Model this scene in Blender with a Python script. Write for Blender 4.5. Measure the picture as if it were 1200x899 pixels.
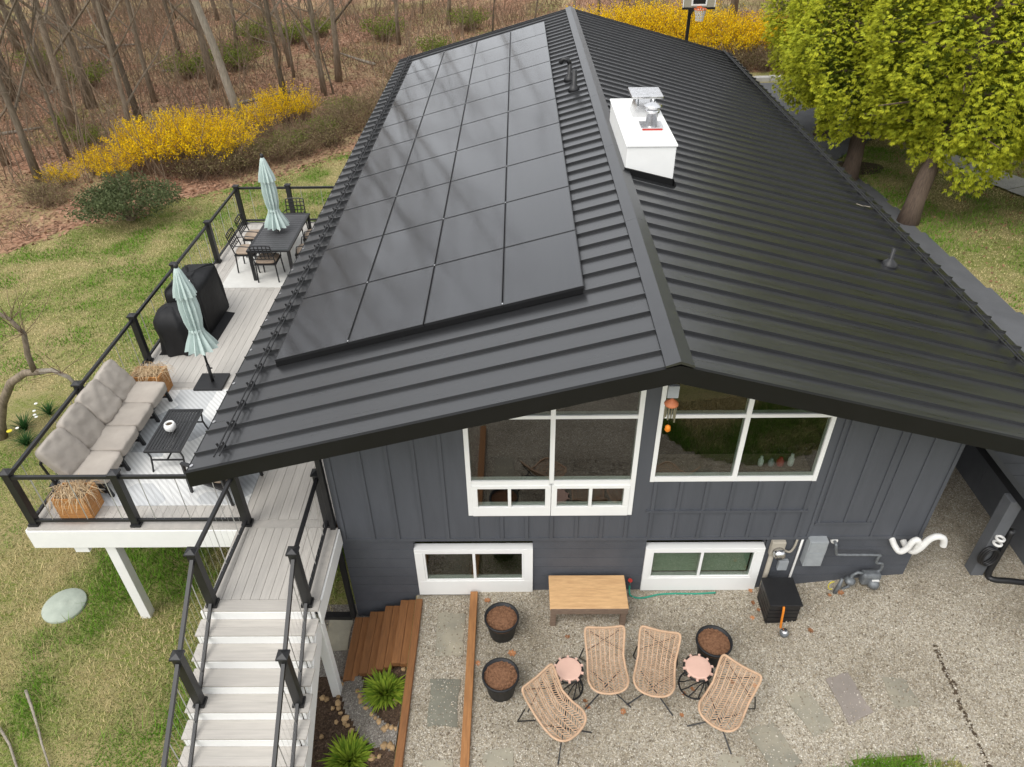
import bpy, math, random
import numpy as np
from mathutils import Vector, Matrix, noise

for o in list(bpy.data.objects): bpy.data.objects.remove(o)
SC = bpy.context.scene
COL = SC.collection
rnd = random.Random(7)
rng = np.random.default_rng(11)
R = math.radians

# ------------------------------------------------------------------ camera, sky, sun, exposure
cam = bpy.data.cameras.new('camera'); co = bpy.data.objects.new('camera', cam); COL.objects.link(co)
cam.sensor_width = 36; cam.lens = 856.735 / 1200 * 36; cam.clip_end = 2000; cam.clip_start = .1
M3 = Matrix(((0.99990329, 0.00488635, -0.01302061), (0.00748547, 0.59996421, 0.79999182), (0.01172094, -0.80001192, 0.59986961))).transposed()
mw = M3.to_4x4(); mw.translation = (0, 0, 8.8); co.matrix_world = mw
SC.camera = co
SUN_EL, SUN_AZ = R(54), R(-140)          # azimuth measured from +y towards +x
w = bpy.data.worlds.new('World'); SC.world = w; w.use_nodes = True
nt = w.node_tree; bg = nt.nodes['Background']
sky = nt.nodes.new('ShaderNodeTexSky'); sky.sky_type = 'NISHITA'; sky.sun_disc = False
sky.sun_elevation = SUN_EL; sky.sun_rotation = SUN_AZ; sky.air_density = 1.0; sky.dust_density = 6.0; sky.ozone_density = 1.0
hs = nt.nodes.new('ShaderNodeHueSaturation'); hs.inputs['Saturation'].default_value = 0.20
cl_ = nt.nodes.new('ShaderNodeMix'); cl_.data_type = 'RGBA'; cl_.inputs[0].default_value = .75; cl_.inputs[7].default_value = (6.8, 6.95, 7.2, 1)   # even overcast cloud over the clear sky
nt.links.new(sky.outputs[0], hs.inputs['Color']); nt.links.new(hs.outputs[0], cl_.inputs[6]); nt.links.new(cl_.outputs[2], bg.inputs['Color'])
bg.inputs['Strength'].default_value = 0.15
sun = bpy.data.lights.new('sun', 'SUN'); sun.energy = 1.1; sun.angle = R(40); sun.color = (1, .96, .9)
so = bpy.data.objects.new('sun', sun); COL.objects.link(so)
sd = Vector((math.sin(SUN_AZ) * math.cos(SUN_EL), math.cos(SUN_AZ) * math.cos(SUN_EL), math.sin(SUN_EL)))
so.rotation_euler = sd.to_track_quat('Z', 'Y').to_euler()
vs = SC.view_settings; vs.view_transform = 'Standard'; vs.look = 'None'; vs.gamma = 1; vs.use_curve_mapping = False
vs.exposure = 0.50

# ------------------------------------------------------------------ materials
MATS = {}
def new_mat(name):
    m = bpy.data.materials.new(name); m.use_nodes = True; MATS[name] = m
    return m, m.node_tree, m.node_tree.nodes['Principled BSDF']
def nd(t, typ, **k):
    n = t.nodes.new('ShaderNode' + typ)
    for a, b in k.items():
        if a in n.inputs: n.inputs[a].default_value = b
        else: setattr(n, a, b)
    return n
def mixc(t, fac, a, b, mode='MIX'):
    n = t.nodes.new('ShaderNodeMix'); n.data_type = 'RGBA'; n.blend_type = mode
    for i, v in ((0, fac), (6, a), (7, b)):
        if hasattr(v, 'links'): t.links.new(v, n.inputs[i])
        else: n.inputs[i].default_value = (v if i == 0 else (*v, 1))
    return n.outputs[2]
def ramp(t, src, pts):
    n = t.nodes.new('ShaderNodeValToRGB'); e = n.color_ramp.elements
    while len(e) < len(pts): e.new(.5)
    for el, (p, c) in zip(e, pts): el.position = p; el.color = (*c, 1) if len(c) == 3 else c
    t.links.new(src, n.inputs[0]); return n.outputs[0]
def coords(t, stretch=(1, 1, 1), kind='Object'):
    tc = nd(t, 'TexCoord'); mp = nd(t, 'Mapping'); mp.inputs['Scale'].default_value = stretch
    t.links.new(tc.outputs[kind], mp.inputs['Vector']); return mp.outputs[0]
def geo_pos(t, stretch=(1, 1, 1)):
    g = nd(t, 'NewGeometry'); mp = nd(t, 'Mapping'); mp.inputs['Scale'].default_value = stretch
    t.links.new(g.outputs['Position'], mp.inputs['Vector']); return mp.outputs[0]
def mat(name, c1, c2=None, scale=4, rough=.6, spec=.4, metal=0, bump=0, bscale=60, stretch=(1, 1, 1), rand=0, world=False, rough2=None, coat=0):
    m, t, b = new_mat(name)
    v = geo_pos(t, stretch) if world else coords(t, stretch)
    b.inputs['Roughness'].default_value = rough; b.inputs['Specular IOR Level'].default_value = spec; b.inputs['Metallic'].default_value = metal
    if coat: b.inputs['Coat Weight'].default_value = coat
    if c2 is None: c2 = tuple(x * .8 for x in c1)
    n = nd(t, 'TexNoise', Scale=scale, Detail=6.0, Roughness=.62); t.links.new(v, n.inputs['Vector'])
    f = ramp(t, n.outputs['Fac'], ((.3, (0, 0, 0)), (.7, (1, 1, 1))))
    c = mixc(t, f, c1, c2)
    if rand:
        oi = nd(t, 'ObjectInfo'); mr = nd(t, 'MapRange'); mr.inputs[3].default_value = 1 - rand; mr.inputs[4].default_value = 1 + rand
        t.links.new(oi.outputs['Random'], mr.inputs[0])
        cb = nd(t, 'CombineColor'); [t.links.new(mr.outputs[0], cb.inputs[i]) for i in range(3)]
        c = mixc(t, 1.0, c, cb.outputs[0], 'MULTIPLY')
    t.links.new(c, b.inputs['Base Color'])
    if rough2 is not None:
        mr = nd(t, 'MapRange'); mr.inputs[3].default_value = rough; mr.inputs[4].default_value = rough2; t.links.new(n.outputs['Fac'], mr.inputs[0]); t.links.new(mr.outputs[0], b.inputs['Roughness'])
    if bump:
        n2 = nd(t, 'TexNoise', Scale=bscale, Detail=4.0); t.links.new(v, n2.inputs['Vector'])
        bp = nd(t, 'Bump', Strength=bump, Distance=.01); t.links.new(n2.outputs['Fac'], bp.inputs['Height']); t.links.new(bp.outputs[0], b.inputs['Normal'])
    return m
def roof_mat():
    m, t, b = new_mat('roof_metal'); v = coords(t); b.inputs['Specular IOR Level'].default_value = 1.0; b.inputs['Coat Weight'].default_value = .3; b.inputs['Coat Roughness'].default_value = .22; b.inputs['Coat IOR'].default_value = 1.5
    oi = nd(t, 'ObjectInfo'); off = nd(t, 'VectorMath', operation='ADD'); t.links.new(v, off.inputs[0])
    cx = nd(t, 'CombineXYZ'); ml = nd(t, 'Math', operation='MULTIPLY'); t.links.new(oi.outputs['Random'], ml.inputs[0]); ml.inputs[1].default_value = 50.0
    for k in range(3): t.links.new(ml.outputs[0], cx.inputs[k])
    t.links.new(cx.outputs[0], off.inputs[1]); o = off.outputs[0]
    mp = nd(t, 'Mapping'); mp.inputs['Scale'].default_value = (.5, 9, 1); t.links.new(o, mp.inputs['Vector'])
    st = nd(t, 'TexNoise', Scale=2.0, Detail=5.0, Roughness=.6); t.links.new(mp.outputs[0], st.inputs['Vector'])
    c = mixc(t, ramp(t, st.outputs['Fac'], ((.35, (0, 0, 0)), (.7, (1, 1, 1)))), (.0095, .010, .0108), (.0165, .017, .0185))
    sp_ = nd(t, 'TexNoise', Scale=38.0, Detail=2.0); t.links.new(o, sp_.inputs['Vector'])
    c = mixc(t, ramp(t, sp_.outputs['Fac'], ((.70, (0, 0, 0)), (.78, (.5, .5, .5)))), c, (.075, .07, .055))
    t.links.new(c, b.inputs['Base Color'])
    mr = nd(t, 'MapRange'); mr.inputs[3].default_value = .20; mr.inputs[4].default_value = .42; t.links.new(st.outputs['Fac'], mr.inputs[0]); t.links.new(mr.outputs[0], b.inputs['Roughness'])
    oc = nd(t, 'TexNoise', Scale=2.6, Detail=1.0); t.links.new(o, oc.inputs['Vector']); bp = nd(t, 'Bump', Strength=.22, Distance=.02); t.links.new(oc.outputs['Fac'], bp.inputs['Height']); t.links.new(bp.outputs[0], b.inputs['Normal'])
roof_mat()
mat('roof_trim', (.006, .006, .0065), (.004, .004, .004), 3, .5, .3)
mat('soffit', (.010, .010, .011), None, 3, .7)
mat('ridge_metal', (.025, .026, .028), (.02, .021, .023), 4, .32, .9)
mat('black_metal', (.016, .016, .017), (.010, .010, .011), 6, .45, .5)
mat('panel_frame', (.012, .012, .013), None, 6, .4, .5)
mat('silver', (.75, .75, .76), (.6, .6, .6), 12, .25, .5, 1)
mat('steel_cable', (.62, .62, .60), None, 9, .35, .5, .6)
mat('siding', (.088, .094, .108), (.072, .077, .089), 1.2, .55, .35, bump=.25, bscale=9, stretch=(3, 3, .6), rand=.05, world=True)
mat('block_paint', (.088, .094, .108), (.071, .076, .088), 2.5, .6, .35, bump=.6, bscale=40, rand=.04, world=True)
mat('mortar', (.24, .245, .255), (.08, .082, .09), 2.5, .8)
mat('white_paint', (.84, .84, .82), (.79, .79, .77), 3, .5, .4)
mat('vinyl', (.86, .86, .84), (.83, .83, .81), 3, .4, .4)
mat('room_dark', (.025, .022, .02), None, 2, .9)
mat('composite', (.52, .49, .445), (.42, .395, .36), 3, .65, .3, bump=.15, bscale=20, stretch=(14, .7, 3), rand=.07, world=True)
mat('composite_x', (.50, .47, .425), (.41, .385, .35), 3, .65, .3, bump=.1, bscale=20, stretch=(.7, 12, 3), rand=.03, world=True)
mat('composite_border', (.45, .42, .38), (.37, .35, .32), 3, .65, .3, stretch=(3, 3, 3), rand=.05, world=True)
mat('timber', (.30, .135, .05), (.19, .085, .035), 5, .7, .3, bump=.3, bscale=30, stretch=(9, .8, 4), rand=.16, world=True)
mat('timber_pale', (.42, .20, .075), (.27, .125, .05), 5, .7, .3, bump=.3, bscale=30, stretch=(9, .8, 4), rand=.1, world=True)
mat('bench_wood', (.72, .46, .23), (.52, .31, .15), 4, .55, .35, bump=.15, bscale=20, stretch=(1.2, 9, 9))
mat('bench_grey', (.25, .18, .13), (.15, .105, .08), 6, .7, .3, stretch=(2, 9, 9))
mat('cedar', (.55, .27, .09), (.36, .16, .055), 6, .6, .3, stretch=(2, 2, 9), rand=.12)
mat('straw', (.68, .52, .33), (.50, .37, .22), 20, .8, .2)
mat('cushion', (.40, .36, .315), (.33, .295, .258), 2.5, .9, .1, bump=.25, bscale=16, rand=.10)
mat('tan_cushion', (.42, .33, .25), (.33, .26, .20), 7, .9, .1, bump=.3, bscale=9)
mat('sage', (.54, .635, .60), (.43, .525, .495), 9, .85, .15, stretch=(1, 1, .3))
mat('cover_cloth', (.013, .013, .014), (.008, .008, .009), 5, .62, .3, bump=1, bscale=5)
mat('mat_black', (.02, .02, .021), None, 8, .8, .2)
mat('rattan', (.58, .39, .255), (.44, .29, .185), 14, .6, .3)
mat('pink_top', (.68, .45, .36), (.62, .40, .32), 8, .55, .3)
mat('pot_black', (.014, .015, .017), None, 9, .55, .4)
mat('mulch', (.30, .16, .09), (.14, .07, .042), 35, .95, .1, bump=1, bscale=60)
mat('flagstone', (.37, .335, .255), (.22, .21, .17), 2.2, .85, .2, bump=.35, bscale=14, rand=.16, world=True)
mat('flag_dark', (.22, .215, .17), (.14, .14, .115), 2.2, .85, .2, bump=.35, bscale=14, world=True)
mat('flag_purple', (.29, .25, .22), (.22, .195, .17), 2.2, .85, .2, bump=.35, bscale=14, world=True)
mat('rock', (.50, .33, .16), (.28, .20, .13), 5, .85, .2, bump=.4, bscale=14, rand=.3)
mat('concrete', (.46, .45, .42), (.36, .35, .33), 3, .9, .2, bump=.3, bscale=40, world=True)
mat('lid_green', (.40, .44, .37), (.31, .35, .295), 5, .7, .3, bump=.2, bscale=30)
mat('grey_box', (.34, .36, .375), (.28, .30, .31), 8, .5, .4)
mat('beige_box', (.42, .38, .31), (.34, .31, .26), 8, .6, .3)
mat('gas_grey', (.22, .235, .245), (.13, .14, .15), 18, .5, .4, .4)
mat('pvc', (.80, .79, .76), (.70, .69, .66), 8, .45, .4)
mat('orange', (.80, .25, .02), None, 8, .5)
mat('yellow_plastic', (.7, .6, .05), None, 8, .5)
mat('red', (.45, .04, .03), None, 8, .5)
mat('hose_green', (.03, .32, .22), None, 8, .5)
mat('blind_green', (.36, .46, .34), (.30, .40, .28), 8, .7)
mat('retain', (.13, .135, .145), (.10, .105, .112), 2, .7, .3, bump=.3, bscale=20, world=True)
mat('porch_board', (.045, .047, .05), (.03, .031, .033), 4, .6, .35, rand=.1)
mat('asphalt', (.115, .118, .125), (.088, .09, .096), 1.5, .85, .3, bump=.5, bscale=120, world=True)
mat('bark', (.27, .22, .165), (.12, .098, .072), 3.5, .95, .1, bump=1, bscale=18, stretch=(5, 5, .9), rand=.35)
mat('bark_pale', (.36, .32, .265), (.20, .175, .14), 5, .95, .1, bump=1, bscale=14, stretch=(4, 4, .8), rand=.1)
mat('bark_red', (.19, .14, .105), (.105, .078, .06), 6, .95, .1, bump=1, bscale=18, stretch=(6, 6, .6), rand=.1)
mat('twig', (.20, .135, .09), (.12, .085, .06), 6, .9, .1, rand=.15)
mat('leaf_dead', (.42, .20, .09), (.28, .12, .055), 20, .85, .2, rand=.3)
mat('net', (.75, .75, .72), None, 8, .8)
mat('orange_rim', (.75, .16, .04), None, 8, .5)
mat('white_flower', (.85, .85, .8), None, 8, .7)
mat('dirt', (.10, .075, .05), (.06, .045, .032), 20, .95, .1, bump=1, bscale=50)
mat('rust_disc', (.5, .17, .07), (.4, .12, .05), 8, .6)
mat('chime_tube', (.35, .33, .25), None, 8, .35, .5, .7)
mat('dark_rattan', (.10, .06, .035), None, 8, .6)

def gravel_mat(name, cols, scale=62, dark=.5):
    m, t, b = new_mat(name); v = geo_pos(t)
    nz = nd(t, 'TexNoise', Scale=8.0, Detail=2.0); t.links.new(v, nz.inputs['Vector'])
    vd = nd(t, 'VectorMath', operation='MULTIPLY_ADD'); t.links.new(nz.outputs['Color'], vd.inputs[0]); vd.inputs[1].default_value = (.03, .03, .03); t.links.new(v, vd.inputs[2])
    vo = nd(t, 'TexVoronoi', Scale=float(scale)); t.links.new(vd.outputs[0], vo.inputs['Vector'])
    sep = nd(t, 'SeparateColor'); t.links.new(vo.outputs['Color'], sep.inputs[0])
    n = len(cols); c = ramp(t, sep.outputs[0], [(i / (n - 1), cc) for i, cc in enumerate(cols)])
    vo2 = nd(t, 'TexVoronoi', Scale=float(scale), feature='DISTANCE_TO_EDGE'); t.links.new(vd.outputs[0], vo2.inputs['Vector'])
    e = ramp(t, vo2.outputs['Distance'], ((0, (dark, dark, dark)), (.16, (1, 1, 1))))
    c = mixc(t, 1.0, c, e, 'MULTIPLY')
    big = nd(t, 'TexNoise', Scale=.9, Detail=5.0, Roughness=.65); t.links.new(v, big.inputs['Vector'])
    g = ramp(t, big.outputs['Fac'], ((.32, (.72, .69, .64)), (.5, (1.0, .98, .95)), (.7, (1.14, 1.13, 1.11))))
    c = mixc(t, 1.0, c, g, 'MULTIPLY')
    t.links.new(c, b.inputs['Base Color']); b.inputs['Roughness'].default_value = .85; b.inputs['Specular IOR Level'].default_value = .25
    bp = nd(t, 'Bump', Strength=.9, Distance=.012); t.links.new(vo2.outputs['Distance'], bp.inputs['Height']); t.links.new(bp.outputs[0], b.inputs['Normal'])
gravel_mat('gravel', [(.22, .19, .14), (.47, .425, .335), (.35, .31, .245), (.66, .61, .51), (.41, .355, .265), (.51, .475, .41), (.29, .245, .18), (.73, .70, .62)])
gravel_mat('gravel_grey', [(.15, .135, .12), (.30, .28, .26), (.22, .20, .18), (.42, .40, .37), (.25, .22, .19)], 55)
gravel_mat('mulch_ground', [(.05, .032, .022), (.11, .07, .045), (.07, .045, .03), (.15, .10, .07), (.09, .06, .04)], 40)

# ground: lawn / wood floor chosen by the 'zone' attribute plus noise
m, t, b = new_mat('ground'); v = geo_pos(t)
at = nd(t, 'Attribute', attribute_name='zone')
def noi(s, det=5.0, ro=.6, vec=None):
    n = nd(t, 'TexNoise', Scale=s, Detail=det, Roughness=ro); t.links.new(vec or v, n.inputs['Vector']); return n.outputs['Fac']
lawn = mixc(t, ramp(t, noi(.55, 6.0, .68), ((.42, (0, 0, 0)), (.60, (1, 1, 1)))), (.14, .19, .03), (.36, .29, .14))
lawn = mixc(t, ramp(t, noi(14, 5.0, .7), ((.38, (0, 0, 0)), (.68, (1, 1, 1)))), lawn, (.30, .26, .13))
lawn = mixc(t, ramp(t, noi(40, 3.0, .7), ((.35, (1, 1, 1)), (.5, (0, 0, 0)))), lawn, (.07, .085, .02))
vo = nd(t, 'TexVoronoi', Scale=9.0); t.links.new(v, vo.inputs['Vector']); sp = nd(t, 'SeparateColor'); t.links.new(vo.outputs['Color'], sp.inputs[0])
lit = ramp(t, sp.outputs[0], ((0, (.15, .08, .05)), (.3, (.30, .16, .10)), (.6, (.40, .235, .155)), (.85, (.25, .135, .085)), (1, (.48, .32, .22))))
lit = mixc(t, ramp(t, noi(.25, 5.0), ((.45, (0, 0, 0)), (.62, (1, 1, 1)))), lit, (.36, .28, .15))
lit = mixc(t, ramp(t, noi(.18, 5.0, .6, geo_pos(t, (1.3, .8, 1))), ((.50, (0, 0, 0)), (.66, (.8, .8, .8)))), lit, (.17, .19, .055))
zz = nd(t, 'Math', operation='MULTIPLY_ADD'); t.links.new(noi(1.4, 5.0), zz.inputs[0]); zz.inputs[1].default_value = .5; zz.inputs[2].default_value = -.25
za = nd(t, 'Math', operation='ADD'); t.links.new(zz.outputs[0], za.inputs[0]); t.links.new(at.outputs['Fac'], za.inputs[1])
fz = ramp(t, za.outputs[0], ((.42, (0, 0, 0)), (.58, (1, 1, 1))))
t.links.new(mixc(t, fz, lawn, lit), b.inputs['Base Color']); b.inputs['Roughness'].default_value = .95; b.inputs['Specular IOR Level'].default_value = .1
bp = nd(t, 'Bump', Strength=.8, Distance=.03); t.links.new(noi(30, 4.0), bp.inputs['Height']); t.links.new(bp.outputs[0], b.inputs['Normal'])

def foliage_mat(name, trans=.3, rough=.75):
    m, t, b = new_mat(name); out = t.nodes['Material Output']
    a = nd(t, 'Attribute', attribute_name='Col'); t.links.new(a.outputs['Color'], b.inputs['Base Color'])
    b.inputs['Roughness'].default_value = rough; b.inputs['Specular IOR Level'].default_value = .15
    tr = nd(t, 'BsdfTranslucent'); t.links.new(a.outputs['Color'], tr.inputs['Color'])
    mx = nd(t, 'MixShader'); mx.inputs[0].default_value = trans
    t.links.new(b.outputs[0], mx.inputs[1]); t.links.new(tr.outputs[0], mx.inputs[2]); t.links.new(mx.outputs[0], out.inputs['Surface'])
foliage_mat('foliage'); foliage_mat('petal', .35, .6); foliage_mat('litter', .1, .85)

# window glass
m, t, b = new_mat('glass')
out = t.nodes['Material Output']; tp = nd(t, 'BsdfTransparent'); tp.inputs[0].default_value = (.72, .76, .73, 1); gl = nd(t, 'BsdfGlossy'); gl.inputs['Roughness'].default_value = .0
fr = nd(t, 'Fresnel', IOR=1.62); mul = nd(t, 'Math', operation='MULTIPLY'); mul.use_clamp = True; t.links.new(fr.outputs[0], mul.inputs[0]); mul.inputs[1].default_value = 2.2
gb_ = nd(t, 'NewGeometry'); inv = nd(t, 'Math', operation='SUBTRACT'); inv.inputs[0].default_value = 1.0; t.links.new(gb_.outputs['Backfacing'], inv.inputs[1]); m2_ = nd(t, 'Math', operation='MULTIPLY'); t.links.new(mul.outputs[0], m2_.inputs[0]); t.links.new(inv.outputs[0], m2_.inputs[1]); mul = m2_
mx = nd(t, 'MixShader'); t.links.new(mul.outputs[0], mx.inputs[0]); t.links.new(tp.outputs[0], mx.inputs[1]); t.links.new(gl.outputs[0], mx.inputs[2]); t.links.new(mx.outputs[0], out.inputs['Surface'])
# solar cells
m, t, b = new_mat('solar_glass'); v = coords(t)
sx = nd(t, 'SeparateXYZ'); t.links.new(v, sx.inputs[0])
def lines(sock, per, wd):
    a = nd(t, 'Math', operation='MULTIPLY'); t.links.new(sock, a.inputs[0]); a.inputs[1].default_value = 1 / per
    f = nd(t, 'Math', operation='FRACT'); t.links.new(a.outputs[0], f.inputs[0])
    l = nd(t, 'Math', operation='LESS_THAN'); t.links.new(f.outputs[0], l.inputs[0]); l.inputs[1].default_value = wd; return l.outputs[0]
l1 = lines(sx.outputs[0], .166, .02); l2 = lines(sx.outputs[1], .0832, .04); l3 = lines(sx.outputs[0], .0166, .10)
mxl = nd(t, 'Math', operation='MAXIMUM'); t.links.new(l1, mxl.inputs[0]); t.links.new(l2, mxl.inputs[1])
c = mixc(t, l3, (.010, .011, .014), (.024, .025, .028)); c = mixc(t, mxl.outputs[0], c, (.032, .033, .036))
t.links.new(c, b.inputs['Base Color']); b.inputs['Roughness'].default_value = .085; b.inputs['Specular IOR Level'].default_value = 1.0
nn = nd(t, 'TexNoise', Scale=90.0, Detail=2.0); t.links.new(v, nn.inputs['Vector']); n3 = nd(t, 'TexNoise', Scale=2.2, Detail=2.0); t.links.new(v, n3.inputs['Vector'])
ad = nd(t, 'Math', operation='MULTIPLY_ADD'); t.links.new(n3.outputs['Fac'], ad.inputs[0]); ad.inputs[1].default_value = 3.0; t.links.new(nn.outputs['Fac'], ad.inputs[2])
bp = nd(t, 'Bump', Strength=.035, Distance=.004); t.links.new(ad.outputs[0], bp.inputs['Height']); t.links.new(bp.outputs[0], b.inputs['Normal'])
# rugs
m, t, b = new_mat('rug_pattern'); v = coords(t)
vo = nd(t, 'TexVoronoi', Scale=1.15, distance='MANHATTAN', Randomness=.55); t.links.new(v, vo.inputs['Vector']); sp = nd(t, 'SeparateColor'); t.links.new(vo.outputs['Color'], sp.inputs[0])
wv = nd(t, 'TexWave', Scale=7.0, Distortion=0.0, bands_direction='DIAGONAL'); t.links.new(v, wv.inputs['Vector'])
f = ramp(t, sp.outputs[1], ((.0, (.72, .72, .70)), (.45, (.72, .72, .70)), (.5, (.46, .475, .485)), (.8, (.46, .475, .485)), (.82, (.58, .59, .59)), (1, (.58, .59, .59))))
f2 = ramp(t, wv.outputs['Fac'], ((.3, (.84, .84, .84)), (.6, (1, 1, 1))))
t.links.new(mixc(t, 1.0, f, f2, 'MULTIPLY'), b.inputs['Base Color']); b.inputs['Roughness'].default_value = .9
mat('rug_white', (.68, .67, .63), (.60, .59, .55), 5, .9, .1, bump=.2, bscale=60)

# ------------------------------------------------------------------ mesh helpers
ORG = {}
class MB:
    def __init__(s): s.v = []; s.f = []
    def add(s, vs, fs):
        b = len(s.v); s.v += [tuple(p) for p in vs]; s.f += [tuple(i + b for i in f) for f in fs]; return s
    def box(s, x0, x1, y0, y1, z0, z1):
        return s.add([(x0, y0, z0), (x1, y0, z0), (x1, y1, z0), (x0, y1, z0), (x0, y0, z1), (x1, y0, z1), (x1, y1, z1), (x0, y1, z1)],
                     [(0, 3, 2, 1), (4, 5, 6, 7), (0, 1, 5, 4), (1, 2, 6, 5), (2, 3, 7, 6), (3, 0, 4, 7)])
    def obox(s, c, size, rot=None):
        a, b_, d = (q / 2 for q in size); m = rot or Matrix.Identity(3); c = Vector(c)
        vs = [c + m @ Vector((x * a, y * b_, z * d)) for z in (-1, 1) for x, y in ((-1, -1), (1, -1), (1, 1), (-1, 1))]
        return s.add(vs, [(0, 3, 2, 1), (4, 5, 6, 7), (0, 1, 5, 4), (1, 2, 6, 5), (2, 3, 7, 6), (3, 0, 4, 7)])
    def bar(s, p, q, wx, wz):      # rectangular bar from p to q
        p, q = Vector(p), Vector(q); d = (q - p); L = d.length; d.normalize()
        up = Vector((0, 0, 1)) if abs(d.z) < .95 else Vector((0, 1, 0)); sx = d.cross(up).normalized(); uz = sx.cross(d)
        return s.obox((p + q) / 2, (wx, L, wz), Matrix((sx, d, uz)).transposed())
    def tube(s, pts, r, n=6, caps=True):
        pts = [Vector(p) for p in pts]; rs = r if isinstance(r, (list, tuple)) else [r] * len(pts); rings = []; b = len(s.v)
        pu = None
        for i, p in enumerate(pts):
            d = (pts[min(i + 1, len(pts) - 1)] - pts[max(i - 1, 0)]).normalized()
            if pu is None: pu = d.orthogonal().normalized()
            u = (pu - d * pu.dot(d)); u = u.normalized() if u.length > 1e-6 else d.orthogonal().normalized(); pu = u; w_ = d.cross(u)
            for k in range(n):
                a = 2 * math.pi * k / n; s.v.append(tuple(p + (u * math.cos(a) + w_ * math.sin(a)) * rs[i]))
        for i in range(len(pts) - 1):
            for k in range(n):
                k2 = (k + 1) % n; s.f.append((b + i * n + k, b + i * n + k2, b + (i + 1) * n + k2, b + (i + 1) * n + k))
        if caps:
            s.f.append(tuple(b + k for k in range(n))[::-1]); s.f.append(tuple(b + (len(pts) - 1) * n + k for k in range(n)))
        return s
    def pipe(s, pts, r, n=10):
        P = [Vector(p) for p in pts]; out = []
        for i in range(len(P) - 1):
            p0, p1, p2, p3 = P[max(0, i - 1)], P[i], P[i + 1], P[min(len(P) - 1, i + 2)]
            for k in range(5):
                f = k / 5; out.append(.5 * ((2 * p1) + (p2 - p0) * f + (2 * p0 - 5 * p1 + 4 * p2 - p3) * f * f + (3 * p1 - p0 - 3 * p2 + p3) * f ** 3))
        out.append(P[-1]); return s.tube(out, r, n)
    def lathe(s, prof, c=(0, 0, 0), n=20, mod=None):
        b = len(s.v)
        for r, z in prof:
            for k in range(n):
                a = 2 * math.pi * k / n; rr = r * (mod(k, z) if mod else 1); s.v.append((c[0] + rr * math.cos(a), c[1] + rr * math.sin(a), c[2] + z))
        for i in range(len(prof) - 1):
            for k in range(n):
                k2 = (k + 1) % n; s.f.append((b + i * n + k, b + i * n + k2, b + (i + 1) * n + k2, b + (i + 1) * n + k))
        s.f.append(tuple(b + k for k in range(n))[::-1]); s.f.append(tuple(b + (len(prof) - 1) * n + k for k in range(n)))
        return s
    def prism(s, poly, y0, y1):    # polygon in x,z extruded along y
        n = len(poly); vs = [(x, y0, z) for x, z in poly] + [(x, y1, z) for x, z in poly]
        return s.add(vs, [tuple(range(n)), tuple(range(n, 2 * n))[::-1]] + [(i + n, (i + 1) % n + n, (i + 1) % n, i) for i in range(n)])
    def slab(s, poly, z0, z1):     # polygon in x,y extruded in z
        n = len(poly); vs = [(x, y, z0) for x, y in poly] + [(x, y, z1) for x, y in poly]
        return s.add(vs, [tuple(range(n))[::-1], tuple(range(n, 2 * n))] + [(i, (i + 1) % n, (i + 1) % n + n, i + n) for i in range(n)])
    def mesh(s, name, m, org=(0, 0, 0), smooth=False):
        me = bpy.data.meshes.new(name); o = Vector(org)
        me.from_pydata([tuple(Vector(p) - o) for p in s.v], [], s.f); me.materials.append(MATS[m])
        if smooth: me.shade_smooth()
        me.update(); return me
    def build(s, name, m, parent=None, smooth=False, bevel=0):
        org = ORG.get(parent.name, (0, 0, 0)) if parent else (0, 0, 0)
        me = s.mesh(name, m, org, smooth); o = bpy.data.objects.new(name, me); COL.objects.link(o)
        if parent: o.parent = parent; ORG[o.name] = org
        if bevel:
            bv = o.modifiers.new('bevel', 'BEVEL'); bv.width = bevel; bv.segments = 2; bv.limit_method = 'ANGLE'
        return o
def inst(me, name, parent, loc, rot=None):
    o = bpy.data.objects.new(name, me); COL.objects.link(o)
    org = Vector(ORG.get(parent.name, (0, 0, 0))) if parent else Vector()
    o.location = Vector(loc) - org
    if rot is not None: o.rotation_euler = rot
    if parent: o.parent = parent
    return o
def tag(o, label=None, cat=None, group=None, kind=None):
    if label: o['label'] = label
    if cat: o['category'] = cat
    if group: o['group'] = group
    if kind: o['kind'] = kind
    return o
def thing(name, label, cat, loc=(0, 0, 0), group=None, local=False):
    o = bpy.data.objects.new(name, None); COL.objects.link(o); o.location = loc; o.empty_display_size = .2
    tag(o, label, cat, group); ORG[o.name] = (0, 0, 0) if local else tuple(loc); return o
def copy_tree(o, parent=None):
    c = o.copy(); COL.objects.link(c); c.parent = parent
    for ch in list(o.children): copy_tree(ch, c)
    return c
def np_mesh(name, V, F, m, C=None, smooth=False):
    V = np.asarray(V, np.float32).reshape(-1, 3); F = np.asarray(F, np.int32); k = F.shape[1]
    me = bpy.data.meshes.new(name); me.vertices.add(len(V)); me.vertices.foreach_set('co', V.ravel())
    me.loops.add(F.size); me.loops.foreach_set('vertex_index', F.ravel())
    me.polygons.add(len(F)); me.polygons.foreach_set('loop_start', np.arange(0, F.size, k, dtype=np.int32))
    me.update(calc_edges=True)
    if C is not None:
        a = me.attributes.new('Col', 'FLOAT_COLOR', 'POINT'); CC = np.ones((len(V), 4), np.float32); CC[:, :3] = C; a.data.foreach_set('color', CC.ravel())
    me.materials.append(MATS[m])
    if smooth: me.shade_smooth()
    return me
def mobj(me, name, parent=None, loc=(0, 0, 0)):
    o = bpy.data.objects.new(name, me); COL.objects.link(o); o.location = loc
    if parent: o.parent = parent
    return o
def quads(P, U, W):   # P centre, U half vec, W half vec -> (n,4,3)
    return np.stack([P - U - W, P + U - W, P + U + W, P - U + W], 1)
def diam(P, U, W):    # pointed leaf: base P, tip P+U, side W
    return np.stack([P, P + U * .5 + W, P + U, P + U * .5 - W], 1)
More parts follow.
